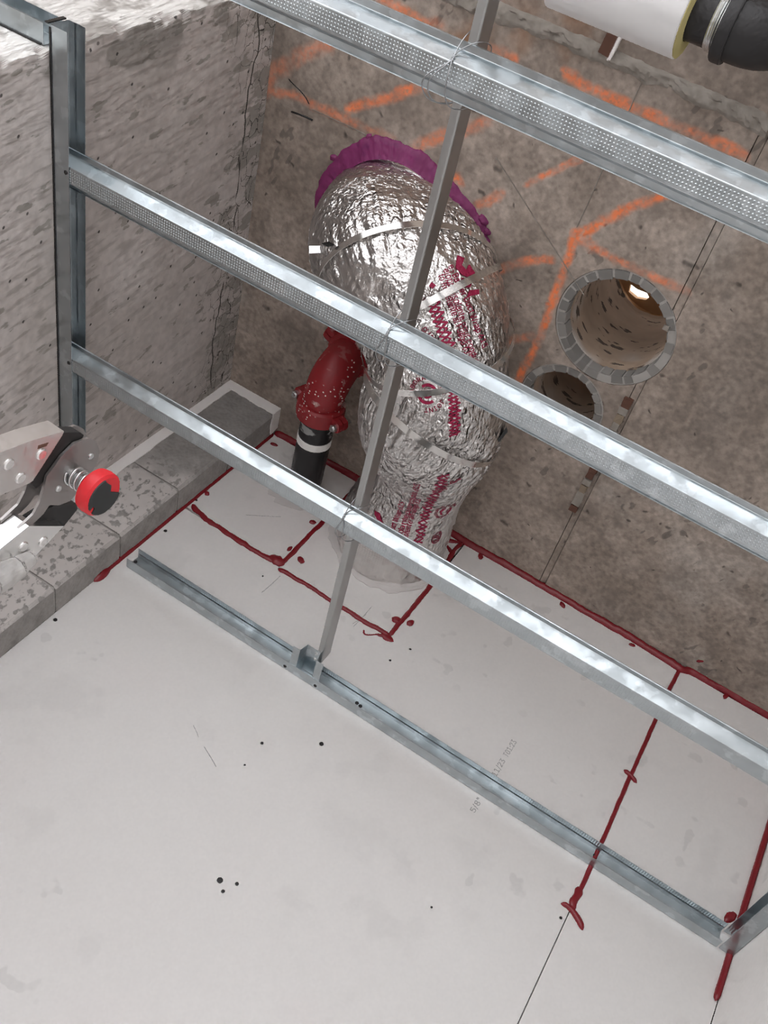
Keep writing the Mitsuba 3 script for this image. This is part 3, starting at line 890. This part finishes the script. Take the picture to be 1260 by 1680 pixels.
def decal(mesh, P0, P1, m, name='print', off=.0012, size=.006, flip=False, ny=None):
    """Flat lettering (x along, y up) laid onto the duct between two points of its surface."""
    P0, P1 = np.array(P0, float), np.array(P1, float)
    d = P1 - P0
    L = np.linalg.norm(d)
    d /= L
    n = grad(((P0 + P1) / 2)[None])[0]
    n = n - d * (n @ d)
    n /= np.linalg.norm(n)
    up = np.cross(n, d)
    mesh = tri(mesh).copy()
    mesh.merge_vertices()
    vv, ff = trimesh.remesh.subdivide_to_size(mesh.vertices, mesh.faces, size, max_iter=10)
    z = vv[:, 2]
    p = P0 + vv[:, :1] * d + vv[:, 1:2] * up
    s = sdf(p)
    # slide along the patch normal on to the surface
    for _ in range(8):
        p = p - n * np.clip(s, -.02, .02)[:, None] * .85
        s = sdf(p)
    p = p + n * (off + z[:, None])
    return obj(name, trimesh.Trimesh(p, ff, process=False), m, D, smooth=False)


def words(txt, P0, P1, h, m='m_print', bold=False, name='lettering'):
    t = meshkit.text_mesh(txt, h, .0004, bold)
    L = np.linalg.norm(np.subtract(P1, P0))
    t.apply_scale([L / t.extents[0], 1, 1])
    t.apply_translation((-t.bounds[0][0], 0, 0))
    return decal(t, P0, P1, m, name)


def poly2d(ps, depth=.0004):
    return extr(ps, depth)


def zigzag(P0, P1, n, w, lw):
    L = np.linalg.norm(np.subtract(P1, P0))
    x = np.linspace(0, L, n * 2 + 1)
    a = LineString([(xx, (w / 2 if i % 2 else -w / 2)) for i, xx in enumerate(x)]).buffer(lw / 2, cap_style=2)
    b = LineString([(xx, (-w / 2 * .9 if i % 2 else w / 2 * .7)) for i, xx in enumerate(x)]).buffer(lw * .35, cap_style=2)
    decal(poly2d(unary_union([a, b])), P0, P1, 'm_print', 'zigzag_print')


# piece on the elbow: reads downwards
words('e-Barrier Duct Wrap 615', (-0.5665, 0.9257, 1.5760), (-0.4425, 1.0365, 1.5517), .0140)
words('eloppe isolante pour conduits 615', (-0.5701, 0.9306, 1.5656), (-0.4187, 1.0909, 1.5170), .0140)
words('to Resistente al Fuego 615', (-0.5721, 0.9391, 1.5533), (-0.4552, 1.0514, 1.5142), .0140)
zigzag((-0.5607, 0.9731, 1.5255), (-0.4728, 1.0541, 1.4977), 6, .024, .0036)
words('CLASSIFIED', (-0.5526, 1.0241, 1.4935), (-0.4989, 1.0482, 1.4897), .010, 'm_print_dark', True)
# a broad bent arrow mark
arrow = Polygon([(0, .004), (.020, .008), (.030, -.010), (.044, -.010), (.030, .020), (.050, .034), (.052, .022), (.078, .006), (.058, -.016), (.040, -.030), (.004, -.018)])
mark = unary_union([Polygon([(-.006, .012), (.006, .022), (.014, .008), (.026, .012), (.020, .026), (.044, .028), (.046, .012), (.030, -.002), (.012, -.006)]), Polygon([(.034, -.006), (.052, .010), (.058, -.002), (.046, -.018)]), Polygon([(.062, -.006), (.070, .014), (.078, .010), (.070, -.018)])])
decal(poly2d(mark), (-0.5626, 0.9187, 1.5932), (-0.5068, 0.9576, 1.5884), 'm_print', 'arrow_print')
decal(poly2d(Polygon([(0, 0), (.009, .004), (.012, -.004), (.004, -.008)])), (-0.5754, 0.9495, 1.5402), (-0.5596, 0.9615, 1.5362), 'm_print', 'arrow_print')
# the piece between the straps: a round seal and a zigzag line


def ring_text(txt, r, h, a0, da):
    parts = []
    for i, ch in enumerate(txt):
        if ch == ' ':
            continue
        t = meshkit.text_mesh(ch, h, .0004, True)
        t.apply_translation((-t.extents[0] / 2 - t.bounds[0][0], 0, 0))
        a = a0 - da * i
        t.apply_transform(trimesh.transformations.rotation_matrix(a - math.pi / 2, [0, 0, 1]))
        t.apply_translation((math.cos(a) * r, math.sin(a) * r, 0))
        parts.append(t)
    return cat(parts)


def seal(c, towards, r, txt, dark='m_print_dark'):
    P0, P1 = np.array(c), np.array(towards)
    arcs = [LineString([(math.cos(a) * r * q, math.sin(a) * r * q) for a in np.linspace(a0, a1, 14)]).buffer(r * .10, cap_style=2) for q, a0, a1 in ((.62, .2, 2.4), (.62, 3.4, 5.6), (.22, 3.0, 6.0))]
    decal(poly2d(unary_union(arcs)), P0, P1, 'm_print', 'seal_print', size=.005)
    decal(ring_text(txt, r, r * .30, math.radians(200), math.radians(300) / len(txt)), P0, P1, dark, 'seal_lettering', size=.005)


seal((-0.4881, 1.1187, 1.4504), (-0.4614, 1.1164, 1.4610), .028, 'LABORATORIES JOINT')
zigzag((-0.4480, 1.1031, 1.4764), (-0.4145, 1.1910, 1.4673), 6, .022, .0034)
# the straight piece at the wall: reads upwards
words('Duct Wrap 615', (-0.4962, 1.5841, 1.5346), (-0.4903, 1.4802, 1.5313), .0135)
words('e isolante pour conduits 615', (-0.4770, 1.6119, 1.5412), (-0.4515, 1.3555, 1.4731), .0135)
words('Resistente al Fuego 615', (-0.4644, 1.6137, 1.5491), (-0.4525, 1.4304, 1.5164), .0135)
zigzag((-0.4433, 1.6005, 1.5672), (-0.4116, 1.3061, 1.4803), 11, .022, .0034)
decal(poly2d(Polygon([(-.004, .004), (.010, .010), (.020, .002), (.040, -.012), (.034, -.022), (.018, -.014), (.008, -.006), (0, -.004)])), (-0.5535, 1.5588, 1.5344), (-0.5161, 1.5673, 1.5318), 'm_print', 'arrow_print')
decal(poly2d(affinity.scale(Point(0, 0).buffer(.020), 1, .75).difference(affinity.scale(Point(0, 0).buffer(.0172), 1, .72))), (-0.4174, 1.5954, 1.6066), (-0.4157, 1.5655, 1.6042), 'm_print_dark', 'seal_print')
t = meshkit.text_mesh('UL', .017, .0004, True); t.apply_translation((-t.centroid[0], -.0085, 0))
decal(t, (-0.4174, 1.5954, 1.6066), (-0.4157, 1.5655, 1.6042), 'm_print_dark', 'lettering')
seal((-0.4108, 1.4878, 1.5859), (-0.4083, 1.4696, 1.5798), .021, 'UNDERWRITERS CLASSIFIED')
decal(ring_text('OMEGD', .017, .010, math.radians(150), math.radians(34)), (-0.3943, 1.3526, 1.5194), (-0.3906, 1.3432, 1.5196), 'm_print_dark', 'seal_lettering')
decal(poly2d(LineString([(math.cos(a) * .010, math.sin(a) * .010) for a in np.linspace(-.6, 1.4, 10)]).buffer(.0028, cap_style=2)), (-0.3904, 1.3397, 1.5180), (-0.3875, 1.3296, 1.5174), 'm_print', 'seal_print')

# purple firestop putty around the duct at the slab
A = np.linspace(math.radians(150), math.radians(400), 150)
ro = np.interp(np.degrees(A), [150, 171, 202, 240, 272, 292, 315, 332, 341, 352, 375, 400], [.200, .210, .196, .195, .186, .186, .199, .222, .232, .215, .185, .175])
nz = meshkit.fbm(np.stack([np.cos(A) * 9, np.sin(A) * 9, A * 0], 1), 4, 31) - .5
ro = ro + nz * .014
prof = [(-.002, .001), (-.004, -.006), (-.016, -.012), (-.034, -.017), (None, -.022), (None, .012)]
V = []
for j, (dr_, dz_) in enumerate(prof):
    rr = ro + dr_ if dr_ is not None else np.full_like(A, .150)
    n2 = meshkit.fbm(np.stack([np.cos(A) * 22, np.sin(A) * 22, A * 0 + j], 1), 3, 33) - .5
    V.append(np.stack([DUCTC[0] + np.cos(A) * np.maximum(rr, .151), DUCTC[1] + np.sin(A) * np.maximum(rr, .151), ZS + dz_ + n2 * .007 * (0 < j < 5)], 1))
V = np.array(V)
nj, ni = V.shape[:2]
i, j = np.meshgrid(np.arange(ni - 1), np.arange(nj), indexing='ij')
F = np.stack([j * ni + i, j * ni + i + 1, ((j + 1) % nj) * ni + i + 1, ((j + 1) % nj) * ni + i], -1).reshape(-1, 4)
mm = trimesh.Trimesh(V.reshape(-1, 3), np.vstack([F[:, [0, 1, 2]], F[:, [0, 2, 3]]]), process=False)
if mm.volume < 0:
    mm.invert()
mm = cat([mm] + [blob((DUCTC[0] + math.cos(a) * r, DUCTC[1] + math.sin(a) * r, ZS), (sz, sz * .7), (0, 0, -1), k, .5, a) for k, (a, r, sz) in enumerate(((-.50, .222, .024), (-.40, .226, .020), (4.15, .194, .016), (3.6, .196, .018), (-.32, .224, .018)))])
obj('firestop_collar', mm, 'm_purple', smooth=50)
tag('firestop_collar', 'thick purple firestop putty where the foil duct enters the slab', 'firestop')

# joint compound smeared round the duct at the drywall
ang = np.linspace(0, 2 * np.pi, 90)[:-1]
rad = np.interp(np.degrees(ang) % 360, [0, 40, 90, 150, 195, 225, 250, 275, 300, 330, 360], [.150, .135, .130, .135, .150, .140, .140, .146, .160, .158, .150])
rad = rad + (meshkit.fbm(np.stack([np.cos(ang) * 7, np.sin(ang) * 7, ang * 0], 1), 4, 41) - .5) * .022
poly = Polygon(np.stack([-.548 + np.cos(ang) * rad, HOLE_D[1] + np.sin(ang) * rad], 1)).intersection(sbox(-.72, 1.42, -.385, 1.795)).difference(affinity.translate(Point(0, 0).buffer(.1130), HOLE_D[0], HOLE_D[1]))
flat = strip(poly, .0018, (0, YW - .0001, 0), (1, 0, 0), (0, 0, 1), (0, -1, 0))
lip = lathe([(.1110, -.002), (.1180, -.002), (.1290, .002), (.1240, .008), (.1170, .012), (.1110, .011), (.1110, -.002)], (HOLE_D[0], YW, HOLE_D[1]), (0, -1, 0), 60)
obj('compound_collar', cat([flat, bumpy(lip, .012, .0025, 40, 6)]), 'm_compound', smooth=30)
tag('compound_collar', 'grey joint compound smeared on the drywall round the lower end of the foil duct', 'joint compound', 'compound smears on the drywall')
ps = Polygon([(-.880, 1.612), (-.872, 1.598), (-.850, 1.602), (-.845, 1.586), (-.815, 1.592), (-.775, 1.606), (-.757, 1.640), (-.76, 1.70), (-.80, 1.735), (-.85, 1.73), (-.875, 1.68)]).difference(affinity.translate(Point(0, 0).buffer(.0455), HOLE_P[0], HOLE_P[1]))
obj('compound_smear', strip(ps, .0016, (0, YW - .0001, 0), (1, 0, 0), (0, 0, 1), (0, -1, 0)), 'm_compound')
tag('compound_smear', 'grey compound smear on the drywall where the black pipe goes in', 'joint compound', 'compound smears on the drywall')

# ---------------------------------------------------------------- red firestop on the joints
W = lambda x, z, d=.0005: (x, YW - d, z)
NW = (0, -1, 0)
def firestop(pts, nrm, w, h, seed, lbl, var=.22, extra=()):
    k = obj('firestop_bead', cat([bead(pts, nrm, w, h, seed, var=var), *extra]), 'm_caulk', smooth=50)
    tag(k, lbl, 'firestop', 'red firestop beads on the drywall joints')
    return k


firestop([W(-1.000, 1.806, .001), W(-.936, 1.812, .002), W(-.735, 1.811, .002), W(-.44, 1.808, .002), W(-.219, 1.810, .002), W(.113, 1.805, .002), W(.198, 1.801, .002), W(.227, 1.797, .002), W(.249, 1.808, .002), W(.353, 1.811, .002), W(.53, 1.811, .002)], (0, -.8, -.6), .021, .007, 1, 'long dark red firestop bead along the top of the drywall under the slab')
firestop([W(.5290, 1.078, .004), W(.5290, 1.20, .004), W(.5280, 1.45, .004), W(.529, 1.80, .004)], (-.7, -.7, 0), .0135, .0055, 2, 'dark red firestop bead up the inside corner at the right edge of the photo', .06)
firestop([W(.2290, 1.070), W(.2290, 1.12), W(.2285, 1.205), W(.226, 1.38), W(.2235, 1.61), W(.223, 1.74), W(.226, 1.80)], NW, .0095, .0042, 3, 'dark red vertical firestop bead on the right-hand drywall joint, ending in a blob', .12,
         [bead([W(.207, 1.071), W(.216, 1.0755), W(.229, 1.073), W(.244, 1.066), W(.254, 1.058), W(.264, 1.049)], NW, .0125, .006, 61, .004, .3), bead([W(.2275, 1.128), W(.226, 1.10), W(.229, 1.072)], NW, .0165, .005, 62, .004, .4), bead([W(.207, 1.4365), W(.226, 1.4315), W(.243, 1.424)], NW, .0115, .006, 63, .004, .25)])
firestop([(-.9975, YW - .001, 1.118), (-.9975, YW - .001, 1.17), (-.998, YW - .001, 1.4), (-.998, YW - .001, 1.6), (-.998, YW - .001, 1.80)], (.7, -.7, 0), .0125, .005, 4, 'dark red firestop bead between the grey blocks and the drywall', .12, [blob((-.996, YW - .003, 1.125), (.045, .020), (.3, -.95, 0), 8, .4, 1.57)])
firestop([W(-.990, 1.436), W(-.93, 1.422), W(-.85, 1.419), W(-.78, 1.419), W(-.715, 1.424)], NW, .0150, .0045, 5, 'dark red firestop bead on the level joint left of the duct patch', .34, [blob(W(-.722, 1.428), (.036, .026), NW, 9, .3)])
firestop([W(-.7085, 1.415), W(-.708, 1.47), W(-.710, 1.60), W(-.712, 1.79)], NW, .0120, .0042, 6, 'dark red firestop bead up the left side of the duct patch', .22)
firestop([W(-.705, 1.4105), W(-.62, 1.411), W(-.55, 1.410), W(-.45, 1.410), W(-.388, 1.411)], NW, .0125, .0045, 7, 'dark red firestop bead along the bottom of the duct patch', .30, [blob(W(-.392, 1.404), (.030, .016), NW, 10, .25), blob(W(-.405, 1.400), (.026, .008), NW, 12, .3, .4)])
firestop([W(-.3895, 1.412), W(-.3890, 1.52), W(-.390, 1.63), W(-.392, 1.70), W(-.400, 1.76), W(-.396, 1.80)], NW, .0115, .0042, 8, 'dark red firestop bead up the right side of the duct patch', .25, [blob(W(-.420, 1.786), (.040, .013), NW, 13, .3, .5), blob(W(-.408, 1.755), (.030, .010), NW, 14, .3, -.6)])
DABS = [(-.7290, 1.594, .016, .012, 'red firestop dab on the drywall under the lowest hat channel, left of the carrier'), (-.7210, 1.480, .017, .009, 'red firestop dab just left of the bead on the left of the duct patch'), (-.6790, 1.468, .022, .014, 'red firestop dab on the duct patch near its lower left corner'),
        (-.4010, 1.464, .022, .018, 'red firestop dab left of the bead near the lower right corner of the duct patch'), (-.3700, 1.478, .020, .014, 'red firestop dab right of the bead near the lower right corner of the duct patch'), (-.0940, 1.787, .018, .012, 'red firestop dab under the top bead, below the seam in the slab'),
        (.1000, 1.788, .016, .009, 'small red firestop dab hanging from the top bead above the lowest channel'), (.3480, 1.799, .026, .010, 'red firestop lump on the top bead right of the vertical joint'), (-.9860, 1.494, .014, .012, 'round red firestop dab beside the bead along the grey blocks'),
        (-.9720, 1.766, .020, .011, 'red firestop dab near the top of the drywall beside the blocks'), (.5100, 1.258, .030, .017, 'red firestop dab beside the corner bead, above the corner of the edge tracks'), (-.3350, 1.790, .020, .012, 'ragged red firestop dab under the top bead, right of the foil duct')]
for q, (x, z, a, b, lbl) in enumerate(DABS):
    tag(obj('firestop_dab', blob(W(x, z, 0), (a, b), NW, 20 + q, .35, .6 + q), 'm_caulk', smooth=True), lbl, 'firestop', 'loose red firestop dabs')
tag(obj('firestop_dab', blob((.255, YW - .045, ZS), (.022, .012), (0, 0, -1), 50, .35, .7), 'm_caulk', smooth=True), 'red firestop dab on the slab above the right-hand drywall joint', 'firestop', 'loose red firestop dabs')
tag(obj('firestop_dab', tube(spline([W(-.445, 1.386), W(-.437, 1.378), W(-.425, 1.386), W(-.402, 1.397)], 20), np.linspace(.0022, .0012, 20), 6), 'm_caulk', smooth=True), 'thin red firestop drip below the duct patch', 'firestop', 'loose red firestop dabs')

# ---------------------------------------------------------------- red and black pipe
P = 'drain_pipe'
PX, PZ, PR = -.815, 1.680, .0425
elb_c = np.array([PX, 1.470, PZ + .095])
arc = [(PX, 1.470 - .095 * math.sin(t), PZ + .095 - .095 * math.cos(t)) for t in np.linspace(0, math.pi / 2, 26)]
elbow_path = [(PX, 1.495, PZ)] + arc + [(PX, 1.375, ZS + .02)]
obj('elbow', tube(elbow_path, [.0455] + [.0475 + .0035 * math.sin(t * 2) for t in np.linspace(0, math.pi / 2, 26)] + [.0475], 40), 'm_redpipe', P, smooth=40)
obj('pipe', tube([(PX, 1.49, PZ), (PX, 1.60, PZ), (PX, 1.79, PZ)], PR, 40), 'm_blackpipe', P, smooth=40)
obj('white_band', lathe([(PR, -.0105), (PR + .0012, -.0105), (PR + .0012, .0105), (PR, .0105), (PR, -.0105)], (PX, 1.583, PZ), (0, 1, 0), 48), 'm_paper_white', P)
tag(P + '__white_band', 'white paper band')


def coupling(c, ax, ear_dir):
    """Two-piece grooved coupling: ribbed housing, two ears with nut and bolt."""
    ax, e = np.array(ax, float), np.array(ear_dir, float)
    e /= np.linalg.norm(e)
    f = np.cross(ax, e)
    k = obj('coupling', cat([
        lathe([(.043, -.024), (.0535, -.024), (.0585, -.019), (.0600, -.008), (.0600, .008), (.0585, .019), (.0535, .024), (.043, .024), (.043, -.024)], c, ax, 48),
        *[tri(man(frame_to(extr(Polygon([(.050, -.015), (.070, -.0165), (.081, -.012), (.085, 0), (.081, .012), (.070, .0165), (.050, .015)]), .030), c - f * .015, e * sgn, ax, f)) - man(frame_to(bx(.055, .10, -.03, .03, -.0012, .0012), c, e * sgn, ax, f))) for sgn in (-1, 1)]]), 'm_redpipe', P, smooth=35)
    for sgn in (-1, 1):
        b = c + e * sgn * .0715
        bolt = cat([lathe([(0, -.032), (.0052, -.032), (.0052, .030), (0, .030)], b, f, 12), lathe([(0, .0155), (.0098, .0155), (.0098, .0245), (0, .0245)], b, f, 6), lathe([(0, -.0225), (.0085, -.0225), (.0098, -.0155), (0, -.0155)], b, f, 16)])
        obj('bolt', bolt, 'm_screw_zinc', k, smooth=20)
    return k


coupling(np.array([PX, 1.488, PZ]), (0, 1, 0), (.96, 0, -.28))
coupling(np.array([PX, 1.375, ZS - .030]), (0, 0, 1), (-.93, -.36, 0))
tag(P, 'red elbow with bolted couplings on a black pipe, left of the foil duct', 'pipe')

# ---------------------------------------------------------------- insulated pipe at the top right
I = 'insulated_pipe'
iy, iz = .380, 1.600
def xl(profile, x):
    return lathe(profile, (x, iy, iz), (1, 0, 0), 64)
obj('jacket', xl([(.0662, 0), (.0700, 0), (.0700, .212), (.0685, .2135), (.0662, .2135), (.0662, 0)], -.5300), 'm_jacket', I, smooth=40)
obj('insulation', bumpy(xl([(.0430, .002), (.0660, .002), (.0680, .2150), (.0560, .2180), (.0430, .2165), (.0430, .002)], -.5300), .02, .0012, 90, 3), 'm_foam', I, smooth=35)
tag(I + '__insulation', 'yellow insulation edge')
obj('pipe', xl([(0, -.35), (.0415, -.35), (.0415, .265), (0, .265)], -.5300), 'm_castiron', I, smooth=40)
obj('pipe_cover', xl([(.0416, -.34), (.0520, -.34), (.0520, -.004), (.0416, -.004), (.0416, -.34)], -.5300), 'm_copper', I, smooth=40)
th = [(.0416, 0)] + [(.0432 + .0010 * (q % 2), .0020 * q) for q in range(9)] + [(.0416, .017)]
obj('thread', xl(th, -.2825), 'm_screw_zinc', I, smooth=False)
ec = np.array([-.2620, iy, iz])
R0 = .062
arc = [(ec[0] + R0 * math.sin(t), iy, iz + R0 - R0 * math.cos(t)) for t in np.linspace(0, math.pi / 2, 22)]
obj('elbow', cat([tube(arc, [.0475 + .003 * math.sin(2 * t) for t in np.linspace(0, math.pi / 2, 22)], 40), lathe([(.040, -.006), (.0525, -.006), (.0545, -.003), (.0545, .010), (.0525, .013), (.040, .013)], ec, (1, 0, 0), 48),
                  lathe([(.040, -.013), (.0525, -.013), (.0545, -.010), (.0545, .003), (.0525, .006), (.040, .006)], (ec[0] + R0, iy, iz + R0 + .006), (0, 0, 1), 48)]), 'm_castiron', I, smooth=40)
obj('riser', lathe([(0, 0), (.0415, 0), (.0415, .2), (0, .2)], (ec[0] + R0, iy, iz + R0 + .006), (0, 0, 1), 40), 'm_castiron', I, smooth=40)
t = meshkit.text_mesh('2', .017, .0035)
t.apply_translation((-t.centroid[0], -t.centroid[1], 0))
dd = np.array([-.21840, .39263, 1.61488]); dd /= np.linalg.norm(dd)
Pn = np.array([-.2184, .3926, 1.6149]) - dd * .0500
nrm2 = Pn - np.array([-.2180, .38, 1.618]); nrm2 /= np.linalg.norm(nrm2)
ux = np.array([.9, .42, 0.0]); ux -= nrm2 * (ux @ nrm2); ux /= np.linalg.norm(ux)
obj('numeral', frame_to(t, Pn, ux, np.cross(nrm2, ux), nrm2), 'm_castiron', I + '__elbow', smooth=False)
tag(I, 'white-jacketed pipe at the upper right ending in a black iron elbow', 'pipe')

# ---------------------------------------------------------------- crimping tool held up at the left
OT = np.array([-.35605, .49371, .37278])
NT = np.array([.99817, -.01895, -.05738])
LT = np.array([-.02768, .70067, -.71295])
SX = np.array([-.05371, -.71323, -.69886])
K = 'crimping_tool'


def plate(poly, z0, z1):
    """In the tool's own millimetres: (s, l) outline, z along the pivot screw."""
    m = extr(poly, z1 - z0)
    m.apply_translation((0, 0, z0))
    m.apply_scale(.001)
    return frame_to(m, OT, SX, LT, NT)


def smooth_poly(pts, r=1.2):
    return Polygon(pts).buffer(-r).buffer(2 * r).buffer(-r)


head = smooth_poly([(25.1, 8.9), (24.0, 1.9), (23.2, -6.7), (18.0, -19.0), (7.1, -26.2), (-3.0, -26.0), (-12.5, -21.0), (-17.8, -13.0), (-18.8, -2.5), (-17.5, 10.6), (-14.4, 20.6), (-5.5, 26.0), (4.6, 27.6), (5.4, 35.0), (8.1, 41.3), (12.7, 47.5), (17, 54), (22, 51), (15.0, 37.2), (16.2, 27.3), (21.4, 15.7)])
obj('head_plate', plate(head, -2, 0), 'm_tool_plate', K, smooth=25)
back = affinity.translate(affinity.scale(head, 1.05, 1.04, origin=(0, 0)), 2.5, -1.5)
obj('head_plate', plate(back, -14, -12), 'm_tool_plate', K, smooth=25)
obj('core', plate(smooth_poly([(33, -22), (16, -27), (9.5, -26.4), (12, -12), (19.8, -5.8), (18.4, 6.6), (24, 20), (36, 16)]), -11, -2.6), 'm_tool_black', K)
obj('core', plate(smooth_poly([(-.7, 33), (-7.7, 27), (-31, 22.6), (-34.5, 26.6), (-31, 42), (4, 60), (16, 50)]), -11, -4), 'm_tool_black', K)


def channel(poly_pts, z0, z1, open_side, bright):
    outer = Polygon(poly_pts)
    m = man(plate(outer, z0, z1))
    inner = Polygon(open_side)
    m = m - man(plate(inner, z0 + 1.4, z1 - 1.4))
    return m


uh = [(190, 75), (64, -11.2), (40.3, -24.6), (39.6, -21), (40.8, 13.6), (42.6, 16), (188, 113)]
obj('handle', channel(uh, -11.5, 3.5, [(190, 79), (64, -8.2), (41.4, -20.6), (30, 0), (38, 15), (41, 24), (188, 120)], 0), 'm_tool', K, smooth=25)
lh = [(17.9, 44.7), (-18.9, 38.7), (-8.1, 65.5), (30, 140), (95, 190), (84, 140)]
obj('handle', channel(lh, -11.5, 3.5, [(15.5, 45.4), (-25, 37.6), (-14, 66), (24, 142), (89, 196), (81, 141)], 0), 'm_tool_bright', K, smooth=25)


def rivet(s, l, z, r, h, name='rivet', m='m_tool_bright'):
    obj(name, lathe([(0, h), (r * .75, h), (r * .95, h * .55), (r, 0), (0, 0)], OT + (SX * s + LT * l) * .001 + NT * z * .001, NT, 20).apply_scale(1.0), m, K)


mmr = .001
for (s, l) in ((48.7, -5.1), (71.8, 7.9), (54.1, 14.2)):
    rivet(s, l, 3.5, 4.3 * mmr, 1.5 * mmr)
for (s, l) in ((10.7, 60.0), (-6.4, 53.4)):
    rivet(s, l, 3.5, 4.1 * mmr, 1.5 * mmr)
for (s, l) in ((-6.2, -15.0), (6.3, 14.4)):
    rivet(s, l, 0, 2.6 * mmr, 1.3 * mmr, 'rivet', 'm_screw_zinc')
m = plate(Polygon([(48.2, -14.2), (56, -9.6), (54.6, -7.2), (48.2, -11.2)]), 3.45, 3.62)
obj('slot', m, 'm_wood', K)
# screw, spring and knob on the pivot axis
ax0 = OT + (SX * 1.5 + LT * 1.8) * .001
obj('spindle', lathe([(0, -.014), (.0050, -.014), (.0050, .020), (0, .020)], ax0, NT, 24), 'm_screw_zinc', K)
sp = [ax0 + NT * (.0005 + .0160 * t) + .0072 * (SX * math.cos(t * 2 * math.pi * 3.6) + LT * math.sin(t * 2 * math.pi * 3.6)) for t in np.linspace(0, 1, 130)]
obj('spring', tube(sp, .0010, 8), 'm_screw_zinc', K, smooth=True)
kb = obj('knob', lathe([(0, .0175), (.0125, .0175), (.0160, .0200), (.0168, .0240), (.0164, .0290), (.0145, .0308), (0, .0308)], ax0, NT, 48), 'm_knob_red', K, smooth=40)
capp = Point(0, 0).buffer(14.6, quad_segs=16).difference(Polygon([(-2.5, -4.5), (-20, -7), (-16, -22), (16, -20), (9, -10), (1, -9)])).difference(Polygon([(6.5, 9), (8, 16), (2, 16), (3.5, 10)]))
cm = extr(capp.buffer(-.3).buffer(.3), 1.6)
cm.apply_translation((1.5, 1.8, 30.2)); cm.apply_scale(.001)
obj('cap', frame_to(cm, OT, SX, LT, NT), 'm_knob_black', kb)
tag(K, 'hand crimping tool with riveted metal handles and a red and black knob', 'hand tool')
tag(K + '__knob', 'red knob with black face')

# the gloved finger that holds the lower handle
def pt(s, l, z):
    return OT + (SX * s + LT * l + NT * z) * .001
joints = [(pt(3, 66, 7.5), .0055), (pt(12, 74, 9), .0080), (pt(32, 88, 11), .0095), (pt(60, 112, 11), .0100), (pt(92, 150, 4), .0110)]
chains = [joints, [(pt(118, 165, -5), .019), (pt(165, 150, -8), .020), (pt(165, 120, -8), .020), (pt(125, 128, -4), .016), (pt(118, 165, -5), .019)], [(pt(118, 165, -5), .019), (pt(165, 120, -8), .020)],
          [(pt(125, 175, 2), .0100), (pt(108, 170, 14), .0098), (pt(96, 150, 17), .0092), (pt(93, 134, 13), .0080)], [(pt(141, 172, 2), .0100), (pt(128, 167, 16), .0098), (pt(118, 148, 18), .0092), (pt(113, 133, 13), .0080)],
          [(pt(157, 162, 2), .0095), (pt(147, 159, 15), .0090), (pt(139, 144, 16), .0085), (pt(133, 131, 12), .0075)], [(pt(158, 122, -6), .0130), (pt(142, 98, 4), .0110), (pt(122, 92, 12), .0100), (pt(105, 97, 14), .0085)],
          [(pt(155, 140, -8), .024), (pt(190, 180, -25), .027), (pt(260, 250, -60), .034)]]
hull = manifold3d.Manifold()
for a, b in [ab for ch in chains for ab in zip(ch[:-1], ch[1:])]:
    (a, ra), (b, rb) = a, b
    sa, sb = trimesh.creation.icosphere(3, ra), trimesh.creation.icosphere(3, rb)
    sa.apply_translation(a); sb.apply_translation(b)
    hull = hull + manifold3d.Manifold.batch_hull([man(sa), man(sb)])
gm = bumpy(tri(hull), .0035, .0016, 160, 8)
gm = trimesh.smoothing.filter_taubin(gm, iterations=4)
obj('gloved_hand', gm, 'm_glove', smooth=True)
tag('gloved_hand', 'wrinkled grey glove holding the lower handle of the crimping tool, only its fingertip showing', 'glove')

# ---------------------------------------------------------------- two wire ends sticking out of the slab
for p, lbl in (([(-1.117, .836, ZS), (-1.100, .838, ZS - .008), (-1.075, .846, ZS - .010), (-1.057, .865, ZS - .004)], 'thin rusty wire end curving out of the slab beside the column, upper of two'), ([(-1.098, .900, ZS), (-1.085, .894, ZS - .010), (-1.060, .892, ZS - .010), (-1.043, .896, ZS - .002)], 'thicker dark wire end stuck to the slab beside the column, lower of two')):
    tag(obj('wire_stub', tube(spline(p, 18), .0011 if 'thin' in lbl else .0022, 6), 'm_screw_black', smooth=True), lbl, 'wire', 'wire ends in the slab')
